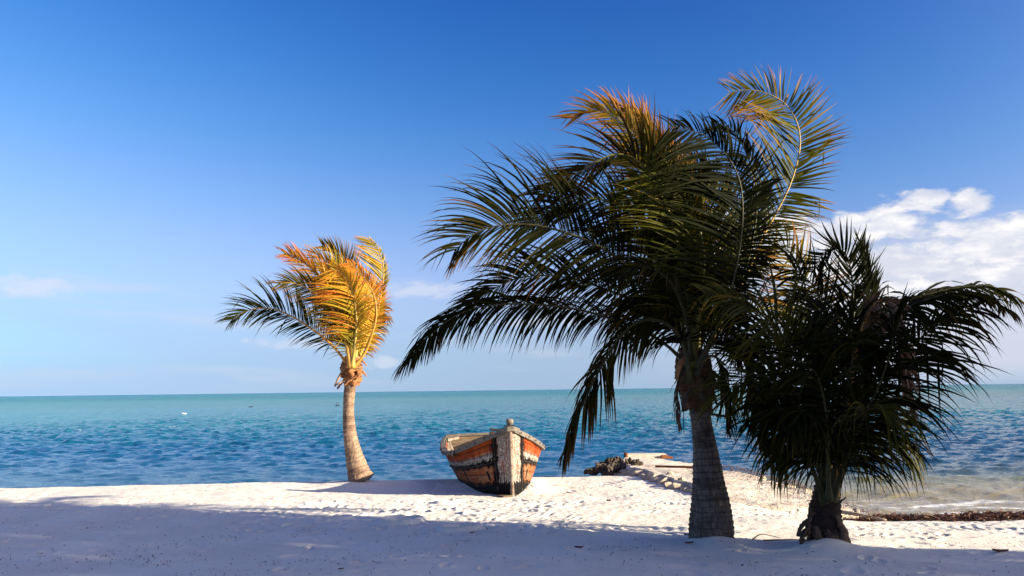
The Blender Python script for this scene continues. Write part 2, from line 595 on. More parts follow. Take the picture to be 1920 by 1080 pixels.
def water_material():
    m, k, out = new_mat('sea_water')
    g = k.n('ShaderNodeNewGeometry')
    pos = g.outputs['Position']
    sp = k.n('ShaderNodeSeparateXYZ'); k.l(pos, sp.inputs[0])
    x, y = sp.outputs[0], sp.outputs[1]
    patch = k.math('SUBTRACT', k.noise(k.vmul(pos, (0.012, 0.035, 0)), 1.0, 5, 0.6), 0.5)
    patch2 = k.math('SUBTRACT', k.noise(k.vmul(pos, (0.10, 0.22, 0)), 1.0, 4, 0.55), 0.5)
    ly = k.math('LOGARITHM', k.math('MAXIMUM', y, 2.0), 10.0)
    t = k.math('ADD', ly, k.math('ADD', k.math('MULTIPLY', patch, 0.55), k.math('MULTIPLY', patch2, 0.18)))
    # log10 metres from the beach: 1.2 = 16 m, 1.6 = 40 m, 2 = 100 m, 3 = 1 km
    far = k.ramp(k.math('DIVIDE', t, 4.0), [(0.30, (0.018, 0.080, 0.130)), (0.36, (0.008, 0.078, 0.165)),
                                           (0.41, (0.007, 0.110, 0.165)), (0.455, (0.008, 0.145, 0.165)),
                                           (0.51, (0.009, 0.150, 0.180)), (0.58, (0.026, 0.200, 0.190)), (0.72, (0.024, 0.185, 0.205)), (0.9, (0.03, 0.17, 0.23))])
    # clear shallows over sand on the right of the jetty
    sh = k.math('ADD', k.math('SUBTRACT', y, k.math('MULTIPLY', k.math('SUBTRACT', x, 6.0), 0.25)), k.math('MULTIPLY', patch2, 7.0))
    shal = k.math('MULTIPLY', k.step(sh, 21.5, 15.0), k.step(x, 3.2, 5.2))
    shc = k.mix(k.step(sh, 18.5, 14.0), (0.13, 0.14, 0.045), (0.25, 0.20, 0.09))
    dark = k.math('MULTIPLY', k.math('MULTIPLY', k.step(x, 2.0, 9.0), k.step(y, 60, 24)), 0.65)
    col = k.mix(dark, far, (0.010, 0.030, 0.045))
    col = k.mix(shal, col, shc)
    # whitecaps, plus glints on the waves painted in as white specks
    fo = k.noise(k.vmul(pos, (0.55, 1.3, 0)), 1.0, 5, 0.62)
    fo2 = k.noise(k.vmul(pos, (0.035, 0.09, 0)), 1.0, 6, 0.7)
    foam_glints = k.math('MAXIMUM', k.math('MULTIPLY', k.step(fo, 0.705, 0.725), k.step(y, 22, 40)), k.math('MULTIPLY', k.step(fo2, 0.70, 0.715), k.step(y, 110, 200)))
    fs = k.noise(k.vmul(pos, (1.3, 3.0, 0)), 1.0, 6, 0.7)
    edge = k.math('ADD', y, k.math('MULTIPLY', k.math('SUBTRACT', k.noise(k.vmul(pos, (0.8, 0, 0)), 1.0, 3, 0.5), 0.5), 1.0))
    sh_f = k.math('MULTIPLY', k.math('MULTIPLY', k.step(edge, 15.2, 14.0), k.step(x, 4.0, 4.6)), k.step(fs, 0.50, 0.58))
    foam_glints = k.math('MAXIMUM', foam_glints, k.math('MULTIPLY', sh_f, 0.85))
    col = k.mix(foam_glints, col, (0.8, 0.8, 0.8))
    # ripples too fine for the mesh: several sizes so that far water still has texture
    s1 = k.noise(k.vmul(pos, (1.0, 1.6, 1)), 5.0, 5, 0.6)
    s2 = k.noise(k.vmul(pos, (1.7, 1.2, 1)), 1.0, 5, 0.62)
    s3 = k.noise(k.vmul(pos, (2.2, 1.0, 1)), 0.2, 6, 0.68)
    b = k.bump(s1, 0.8, 0.05)
    nb = k.n('ShaderNodeBump'); nb.inputs['Distance'].default_value = 0.50
    k.l(s2, nb.inputs['Height']); k.l(b, nb.inputs['Normal']); k.l(k.math('MULTIPLY', k.step(y, 18, 60), 1.0), nb.inputs['Strength'])
    nc = k.n('ShaderNodeBump'); nc.inputs['Distance'].default_value = 2.6
    k.l(s3, nc.inputs['Height']); k.l(nb.outputs[0], nc.inputs['Normal']); k.l(k.math('MULTIPLY', k.step(y, 50, 160), 1.0), nc.inputs['Strength'])
    rough = k.math('ADD', 0.05, k.math('MULTIPLY', k.step(y, 30, 400), 0.20))
    rough = k.math('ADD', rough, k.math('MULTIPLY', foam_glints, 0.5))
    principled(k, out, col, rough, nc.outputs[0], 0.5, IOR=1.333)
    return m


g = mesh_np('sea', V, grid_faces(len(uu), len(wy)), None, water_material(), True)
tag(g, kind='structure', label='choppy turquoise and deep blue sea reaching the horizon')

# ------------------------------------------------------------------ shade makers out of the frame, right and behind
# sun comes in along (-0.95, 0.313); unseen trees are added in its way, leaf gaps leak some sun
def plain_mat(name, c1, c2, scale=3.0, rough=0.85, bumpd=0.004, stretch=(1, 1, 1), spec=0.25):
    m, k, out = new_mat(name)
    tc_ = k.n('ShaderNodeTexCoord')
    v = k.vmul(tc_.outputs['Object'], stretch)
    n1 = k.noise(v, scale, 5, 0.62)
    n2 = k.noise(v, scale * 7, 4, 0.6)
    col = k.mix(k.step(k.math('ADD', k.math('MULTIPLY', n1, 0.65), k.math('MULTIPLY', n2, 0.35)), 0.36, 0.64), c1, c2)
    principled(k, out, col, rough, k.bump(n2, 0.6, bumpd), spec)
    return m


def nrm(a):
    return a / (np.linalg.norm(a, axis=-1, keepdims=True) + 1e-9)


HEDGE_LEAF = plain_mat('feathery_tree_leaf', (0.03, 0.05, 0.015), (0.06, 0.09, 0.03), 4, 0.7)
HEDGE_BARK = plain_mat('feathery_tree_bark', (0.08, 0.06, 0.045), (0.15, 0.12, 0.09), 8, 0.9)
hx = np.array([0.95, -0.313, 0]); hx /= np.linalg.norm(hx); hn = np.array([-hx[1], hx[0], 0])
HS = 9.55                                   # the row ends on this line across the sun direction
t_base = np.array([2.2, 9.35, 0]).dot(hx) + 15.0
for i in range(4):
    rg = np.random.default_rng(900 + i)
    s_c = HS - 1.5 - 2.9 * i
    base = hx * (t_base + rg.uniform(-.3, .3)) + hn * s_c
    tr_ = empty('shade_caster_tree', (base[0], base[1], -0.1))
    tag(tr_, ('dense unseen feathery tree added to cast shade, seaward end of the row', 'second unseen feathery tree added to cast shade, counted from the sea', 'third unseen feathery tree added to cast shade, counted from the sea', 'unseen feathery tree added to cast shade, landward end of the row')[i],
        'tree', 'unseen row of trees added to shade the beach')
    mb = MB(); mb.tube([base + [0, 0, -0.2], base + [0.05, 0.1, 2.5], base + [0, 0, 7.0]] - np.array([base[0], base[1], -0.1]), [0.16, 0.12, 0.03], 10)
    mb.build('trunk', HEDGE_BARK, tr_, True)
    n = (38000, 30000, 22000, 20000)[i]
    u_ = rg.uniform(-1.3, 1.3, n); s_ = rg.uniform(-1.62, 1.62, n); z_ = rg.uniform(0.4, 8.1, n)
    top_ = 7.45 + 0.9 * fbm((s_c + s_) * 0.8, s_ * 0 + 2, 150, 4)
    lim = 1.5 + (0.28 * fbm(z_ * 1.1, u_ * 1.5, 155 + i, 3) * sst(z_, 3.8, 6.0) + 0.04 if i == 0 else 0.12)
    keep = (z_ < top_) & ((s_ < lim) if i == 0 else np.ones(n, bool))
    P_ = (hx * (t_base) )[None] + hx[None] * u_[keep, None] + hn[None] * (s_c + s_[keep])[:, None] + np.array([0, 0, 1.0])[None] * z_[keep, None]
    m_ = len(P_)
    d = nrm(rg.normal(0, 1, (m_, 3)) + [0, 0, -0.5]); e = nrm(np.cross(d, rg.normal(0, 1, (m_, 3))))
    L_ = rg.uniform(0.055, 0.105, m_)[:, None]; W_ = rg.uniform(0.024, 0.046, m_)[:, None]
    V_ = np.stack([P_ - d * L_, P_ + e * W_, P_ + d * L_, P_ - e * W_], 1).reshape(-1, 3)
    o = mesh_np('crown', V_, np.arange(m_ * 4).reshape(-1, 4), tr_, HEDGE_LEAF, False, None, (base[0], base[1], -0.1))
    o['kind'] = 'stuff'


# ------------------------------------------------------------------ palms
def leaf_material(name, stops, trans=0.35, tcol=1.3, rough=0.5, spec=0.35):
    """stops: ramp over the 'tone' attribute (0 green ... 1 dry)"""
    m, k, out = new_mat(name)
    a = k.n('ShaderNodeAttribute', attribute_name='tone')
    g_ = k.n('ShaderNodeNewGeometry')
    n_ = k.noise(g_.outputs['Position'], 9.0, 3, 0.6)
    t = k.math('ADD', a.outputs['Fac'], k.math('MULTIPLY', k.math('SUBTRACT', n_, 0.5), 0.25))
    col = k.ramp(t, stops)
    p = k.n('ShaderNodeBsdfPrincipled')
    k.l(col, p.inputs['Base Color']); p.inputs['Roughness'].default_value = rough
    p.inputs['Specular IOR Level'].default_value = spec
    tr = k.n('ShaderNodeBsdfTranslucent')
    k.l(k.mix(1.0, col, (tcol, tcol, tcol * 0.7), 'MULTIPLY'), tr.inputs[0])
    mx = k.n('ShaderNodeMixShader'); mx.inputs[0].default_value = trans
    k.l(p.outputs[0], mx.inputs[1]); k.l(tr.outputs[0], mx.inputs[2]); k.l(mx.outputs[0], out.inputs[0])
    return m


LEAF_DARK = leaf_material('palm_leaf_shaded_green', [(0.0, (0.0035, 0.0055, 0.001)), (0.35, (0.013, 0.014, 0.002)), (0.6, (0.052, 0.034, 0.006)), (0.85, (0.16, 0.062, 0.018))], 0.25, spec=0.04, rough=0.6)  # fronds in shade: near-black green, the shade is put into the colour
LEAF_LIGHT = leaf_material('palm_leaf_sunlit_green', [(0.0, (0.036, 0.044, 0.003)), (0.4, (0.105, 0.095, 0.008)), (0.65, (0.26, 0.14, 0.014)), (0.9, (0.36, 0.14, 0.03))], 0.35, spec=0.08)  # fronds in sun: lighter copy, the sunlight is put into the colour
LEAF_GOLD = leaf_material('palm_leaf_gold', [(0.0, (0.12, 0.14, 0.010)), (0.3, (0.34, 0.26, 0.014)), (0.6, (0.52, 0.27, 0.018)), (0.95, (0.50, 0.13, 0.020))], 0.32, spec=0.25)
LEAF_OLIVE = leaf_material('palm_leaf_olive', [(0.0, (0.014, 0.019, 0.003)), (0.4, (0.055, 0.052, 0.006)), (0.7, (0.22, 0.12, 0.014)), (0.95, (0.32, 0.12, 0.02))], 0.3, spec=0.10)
LEAF_DEAD = leaf_material('palm_leaf_dead', [(0.0, (0.07, 0.035, 0.018)), (0.5, (0.13, 0.065, 0.035)), (1.0, (0.22, 0.12, 0.07))], 0.15)
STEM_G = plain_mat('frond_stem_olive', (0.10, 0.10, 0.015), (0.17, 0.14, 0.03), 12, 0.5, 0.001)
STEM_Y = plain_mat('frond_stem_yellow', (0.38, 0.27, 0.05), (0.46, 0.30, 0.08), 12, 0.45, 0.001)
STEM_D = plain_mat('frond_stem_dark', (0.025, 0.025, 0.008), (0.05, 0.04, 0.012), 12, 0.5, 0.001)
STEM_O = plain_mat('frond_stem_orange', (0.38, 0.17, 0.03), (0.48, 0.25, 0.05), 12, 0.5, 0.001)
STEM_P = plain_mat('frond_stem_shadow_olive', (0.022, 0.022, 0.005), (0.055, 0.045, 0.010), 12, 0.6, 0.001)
FIBRE = plain_mat('palm_fibre', (0.05, 0.025, 0.012), (0.14, 0.07, 0.035), 14, 0.95, 0.01, (1, 1, 4))
FIBRE_O = plain_mat('palm_fibre_red', (0.16, 0.06, 0.025), (0.36, 0.16, 0.06), 10, 0.9, 0.006, (1, 1, 3))
HUSK = plain_mat('dry_sheath', (0.20, 0.11, 0.06), (0.42, 0.26, 0.15), 9, 0.85, 0.003, (1, 1, 5))
HUSK_D = plain_mat('dark_dry_sheath', (0.05, 0.03, 0.022), (0.12, 0.07, 0.045), 9, 0.8, 0.003, (1, 1, 5))


def catmull(P_, n):
    P_ = np.asarray(P_, float)
    Q = np.vstack([2 * P_[0] - P_[1], P_, 2 * P_[-1] - P_[-2]])
    seg = np.linalg.norm(np.diff(P_, axis=0), axis=1)
    u = np.concatenate([[0], np.cumsum(seg)]) / seg.sum()
    tt = np.linspace(0, 1, n); out_ = []
    for t in tt:
        i = min(np.searchsorted(u, t, side='right') - 1, len(P_) - 2); i = max(i, 0)
        f = (t - u[i]) / (u[i + 1] - u[i])
        a, b_, c, d = Q[i], Q[i + 1], Q[i + 2], Q[i + 3]
        out_.append(0.5 * (2 * b_ + (c - a) * f + (2 * a - 5 * b_ + 4 * c - d) * f ** 2 + (3 * b_ - a - 3 * c + d) * f ** 3))
    out_ = np.array(out_)
    # even spacing
    s_ = np.concatenate([[0], np.cumsum(np.linalg.norm(np.diff(out_, axis=0), axis=1))])
    L = s_[-1]; q = np.linspace(0, L, n)
    return np.stack([np.interp(q, s_, out_[:, k]) for k in range(3)], 1), L


WIND = np.array([-0.93, 0.30, 0.05])


def frond(parent, pts, N=(0, -1, 0.25), left=0.7, rightl=None, a0=66, a1=24, grav=0.35, wind=0.35, mat=None, stem=None,
          t0=0.16, spacing=0.042, tone=0.1, tipdry=0.35, wid=0.034, r0=0.026, mess=1.0, seed=0, kink=0.06, lift=0.2, label=None,
          flip=False, org=None):
    """a coconut frond along world points pts; left / rightl: leaflet length on each side"""
    rg = np.random.default_rng(seed)
    K = 90
    C_, L = catmull(pts, K)
    T = nrm(np.gradient(C_, axis=0))
    s = np.linspace(0, 1, K)
    # rachis with a light mid rib
    mb = MB()
    idx = list(range(0, K, 3)) + [K - 1]
    rad = r0 * (0.10 + 0.90 * (1 - s[idx]) ** 0.85) * (1 + 0.9 * np.clip(0.10 - s[idx], 0, 1) / 0.10)
    mb.tube(C_[idx] - org, rad, 7, True, 0.72)
    fr = mb.build('frond', stem, parent, True)
    if label: fr['label'] = label
    if rightl is None: rightl = left
    left *= 1.38; rightl *= 1.38; spacing *= 0.52; wid *= 0.74
    n = int(L * (1 - t0) / spacing)
    vs_, tn_ = [], []
    KN = 8
    for side, LL in ((-1, left), (1, rightl)):
        if LL <= 0: continue
        t = t0 + (1 - t0) * (np.arange(n) + rg.uniform(0.0, 0.7, n)) / n
        t = np.clip(t, 0, 0.995)
        if mess > 0.5:
            t = t[rg.random(n) > 0.05 * mess]
        m = len(t)
        q = (t - t0) / (1 - t0)
        ln = LL * (0.40 + 0.60 * np.sin(np.clip(q * 1.25 + 0.28, 0, 3.1) * 1.45)) * (1 - 0.55 * np.clip(q - 0.55, 0, 1) / 0.45)
        ln = np.maximum(ln, LL * 0.22) * (1 + rg.normal(0, 0.06, m) * mess)
        P0 = np.stack([np.interp(t, s, C_[:, k]) for k in range(3)], 1)
        TT = nrm(np.stack([np.interp(t, s, T[:, k]) for k in range(3)], 1))
        Nv = nrm(np.asarray(N, float))
        if np.ndim(N) == 2:
            Nv = nrm(np.stack([np.interp(t, np.linspace(0, 1, len(N)), np.asarray(N, float)[:, k]) for k in range(3)], 1))
        else:
            Nv = np.repeat(Nv[None], m, 0)
        Nv = nrm(Nv - TT * (Nv * TT).sum(1, keepdims=True))
        S = np.cross(TT, Nv) * side
        al = np.radians(a0 + (a1 - a0) * q ** 1.3)
        # slow variation so neighbouring leaflets bunch together
        cl = np.interp(t * 16, np.arange(18), rg.normal(0, 1, 18)) * 0.15 * mess
        al = al + cl + rg.normal(0, 0.045, m) * mess
        d = TT * np.cos(al)[:, None] + S * np.sin(al)[:, None]
        lf = lift + np.interp(t * 10, np.arange(12), rg.normal(0, 1, 12)) * 0.12 * mess + rg.normal(0, 0.07, m) * mess
        d = nrm(d + Nv * lf[:, None])
        node = [P0]; dirs = [d]
        gk = grav * (1 + rg.normal(0, 0.22, m) * mess)
        wk = wind * (1 + rg.normal(0, 0.25, m) * mess)
        kk = np.where(rg.random(m) < kink, rg.integers(2, 6, m), 99)
        cur = d; p = P0
        for j in range(1, KN):
            f = j / (KN - 1)
            add = np.array([0, 0, -1.0]) * (gk * 0.36 * (0.25 + 0.75 * f))[:, None] + WIND * (wk * 0.20 * (0.7 + 0.3 * f))[:, None]
            add = add + rg.normal(0, 0.028 * mess, (m, 3))
            cur = nrm(cur + add)
            kd = nrm(cur * 0.35 + np.array([0, 0, -1.0]) + 0.4 * WIND)
            cur = np.where((kk == j)[:, None], kd, cur)
            p = p + cur * (ln / (KN - 1))[:, None]
            node.append(p); dirs.append(cur)
        node = np.stack(node, 1); dirs = np.stack(dirs, 1)                 # m,KN,3
        wv = TT[:, None, :] - dirs * (TT[:, None, :] * dirs).sum(2, keepdims=True)
        wv = nrm(wv)
        bn = nrm(np.cross(dirs, wv))
        tw = rg.normal(0.25, 0.35, m) * mess
        tws = tw[:, None] + np.linspace(0, 1, KN)[None] * rg.normal(0, 0.5, m)[:, None]
        wv = wv * np.cos(tws)[..., None] + bn * np.sin(tws)[..., None]
        prof = np.array([0.5, 0.95, 1.0, 0.9, 0.74, 0.52, 0.28, 0.02]) * wid / 2
        wj = prof[None] * (1 + rg.normal(0, 0.15, m))[:, None] * (0.75 + 0.25 * np.sin(q * 3.1))[:, None]
        off = wv * wj[..., None]
        fold = nrm(np.cross(dirs, wv)) * (wj * 0.35)[..., None]
        V_ = np.stack([node - off, node + fold, node + off], 2)            # m,KN,3,3
        tn = tone + tipdry * np.linspace(0, 1, KN)[None] ** 2.2 * (0.5 + rg.random(m))[:, None] + rg.normal(0, 0.10, m)[:, None] + (q * tipdry * 0.5)[:, None]
        vs_.append(V_.reshape(-1, 3)); tn_.append(np.repeat(tn[..., None], 3, 2).reshape(-1))
    V_ = np.concatenate(vs_); tn_ = np.concatenate(tn_)
    M_ = len(V_) // (KN * 3)
    base = (np.arange(M_) * KN * 3)[:, None, None]
    j = (np.arange(KN - 1) * 3)[None, :, None]
    q1 = base + j + np.array([0, 1, 4, 3])[None, None]
    q2 = base + j + np.array([1, 2, 5, 4])[None, None]
    Fq = np.concatenate([q1.reshape(-1, 4), q2.reshape(-1, 4)])
    lo = mesh_np('leaflets', V_, Fq, fr, mat, True, {'tone': tn_}, org)
    lo['kind'] = 'stuff'
    return fr


def trunk(parent, cs, rs, org, mat, ring=0.062, ringd=0.10, seed=0):
    """cs centre points, rs radii bottom to top; leaf scars are real ridges"""
    C_, L = catmull(cs, 60)
    u = np.linspace(0, 1, 60)
    cl = np.concatenate([[0], np.cumsum(np.linalg.norm(np.diff(np.asarray(cs), axis=0), axis=1))]); cl /= cl[-1]
    n = int(L / 0.008); nn = 56
    s = np.linspace(0, 1, n)
    P_ = np.stack([np.interp(s, u, C_[:, k]) for k in range(3)], 1)
    rr = np.interp(s, cl, rs)
    for _ in range(12):
        rr[1:-1] = (rr[:-2] + rr[2:] + 2 * rr[1:-1]) / 4
    T = nrm(np.gradient(P_, axis=0))
    rg = np.random.default_rng(seed)
    zz = s * L
    # irregular ring spacing: warp the height
    warp_ = np.interp(zz, np.linspace(0, L, 40), np.cumsum(rg.uniform(0.6, 1.4, 40)) / 40 * L)
    A = nrm(np.cross(T, np.array([0, 1.0, 0]))); Bv = np.cross(T, A)
    th = np.arange(nn) / nn * 2 * math.pi
    TH = np.repeat(th[None], n, 0); ZZ = np.repeat(zz[:, None], nn, 1); WW = np.repeat(warp_[:, None], nn, 1)
    nz = fbm(np.cos(TH) * 1.4 + 5, np.sin(TH) * 1.4 + ZZ * 3, 50 + seed, 3)
    ph = (WW / ring + 0.35 * nz) % 1.0
    saw = np.where(ph < 0.82, ph / 0.82, (1 - ph) / 0.18) - 0.5
    crack = fbm(TH * 9, ZZ * 2.5, 60 + seed, 3)
    rad = rr[:, None] * (1 + ringd * saw * 0.55 + 0.05 * nz + 0.03 * crack)
    V_ = P_[:, None, :] + A[:, None, :] * (rad * np.cos(TH))[..., None] + Bv[:, None, :] * (rad * np.sin(TH))[..., None]
    i = (np.arange(n - 1) * nn)[:, None]; k_ = np.arange(nn)[None]
    a = i + k_; b_ = i + (k_ + 1) % nn
    Fq = np.stack([a, b_, b_ + nn, a + nn], 2).reshape(-1, 4)
    return mesh_np('trunk', V_.reshape(-1, 3), Fq, parent, mat, True, {'tone': (ph).ravel(), 'crk': crack.ravel()}, org)


def trunk_material(name, c_dark, c_mid, c_light):
    m, k, out = new_mat(name)
    a = k.n('ShaderNodeAttribute', attribute_name='tone')
    g_ = k.n('ShaderNodeNewGeometry')
    n1 = k.noise(k.vmul(g_.outputs['Position'], (1, 1, 0.25)), 34, 5, 0.65)
    n2 = k.noise(g_.outputs['Position'], 5, 4, 0.6)
    n3 = k.noise(k.vmul(g_.outputs['Position'], (0.3, 0.3, 1)), 9, 3, 0.5)
    col = k.mix(k.step(n1, 0.35, 0.65), c_mid, c_light)
    col = k.mix(k.math('MULTIPLY', k.step(n3, 0.48, 0.66), 0.6), col, c_dark)
    col = k.mix(k.math('MULTIPLY', k.step(n2, 0.5, 0.75), 0.5), col, c_mid)
    ring = k.step(k.math('ABSOLUTE', k.math('SUBTRACT', a.outputs['Fac'], 0.9)), 0.16, 0.04)
    col = k.mix(k.math('MULTIPLY', ring, 0.55), col, c_dark)
    principled(k, out, col, 0.9, k.bump(n1, 0.8, 0.012), 0.15)
    return m


TRUNK_B = trunk_material('palm_trunk_grey', (0.022, 0.016, 0.012), (0.085, 0.062, 0.046), (0.17, 0.132, 0.105))
TRUNK_S = trunk_material('palm_trunk_tan', (0.07, 0.038, 0.026), (0.20, 0.125, 0.082), (0.33, 0.22, 0.15))


def flap(parent, name, p0, d, length, width, mat, org, seed, droop=0.6, curl=0.5, twist=0.0, label=None):
    """a dry curled sheath or leaf base hanging from p0"""
    rg = np.random.default_rng(seed)
    n, m = 12, 7
    p = np.array(p0, float); d = nrm(np.array(d, float))
    up = np.array([0, 0, 1.0]); side = nrm(np.cross(d, up) + 1e-4 + 0.3 * rg.normal(0, 1, 3))
    rows = []
    for i in range(n):
        f = i / (n - 1)
        wdt = width * (0.5 + 0.7 * math.sin(min(f * 2.4, 3.0)) - 0.35 * f) * (1 + 0.15 * rg.normal())
        sd = nrm(side * math.cos(twist * f) + np.cross(d, side) * math.sin(twist * f))
        nr = np.cross(d, sd)
        for j in range(m):
            a = (j / (m - 1) - 0.5) * 2
            rag = 1 + (0.12 * rg.normal() if i > 0 else 0)
            rows.append(p + sd * wdt * 0.5 * a * rag + nr * curl * wdt * 0.5 * a * a + nr * 0.06 * width * rg.normal())
        d = nrm(d + np.array([0, 0, -1.0]) * droop * 0.16 + rg.normal(0, 0.05, 3))
        p = p + d * length / (n - 1)
    Fq = grid_faces(m, n)
    o = mesh_np(name, np.array(rows), Fq, parent, mat, True, None, org)
    md = o.modifiers.new('thickness', 'SOLIDIFY'); md.thickness = 0.006
    if label: o['label'] = label
    return o


def W(l, Y0, Y1=None):
    """list of photo pixels to world points, depth running from Y0 to Y1"""
    if Y1 is None: Y1 = Y0
    n = len(l)
    r_ = []
    for i, q in enumerate(l):
        Y = q[2] if len(q) > 2 else Y0 + (Y1 - Y0) * i / (n - 1)
        r_.append(at(q[0], q[1], Y))
    return np.array(r_)


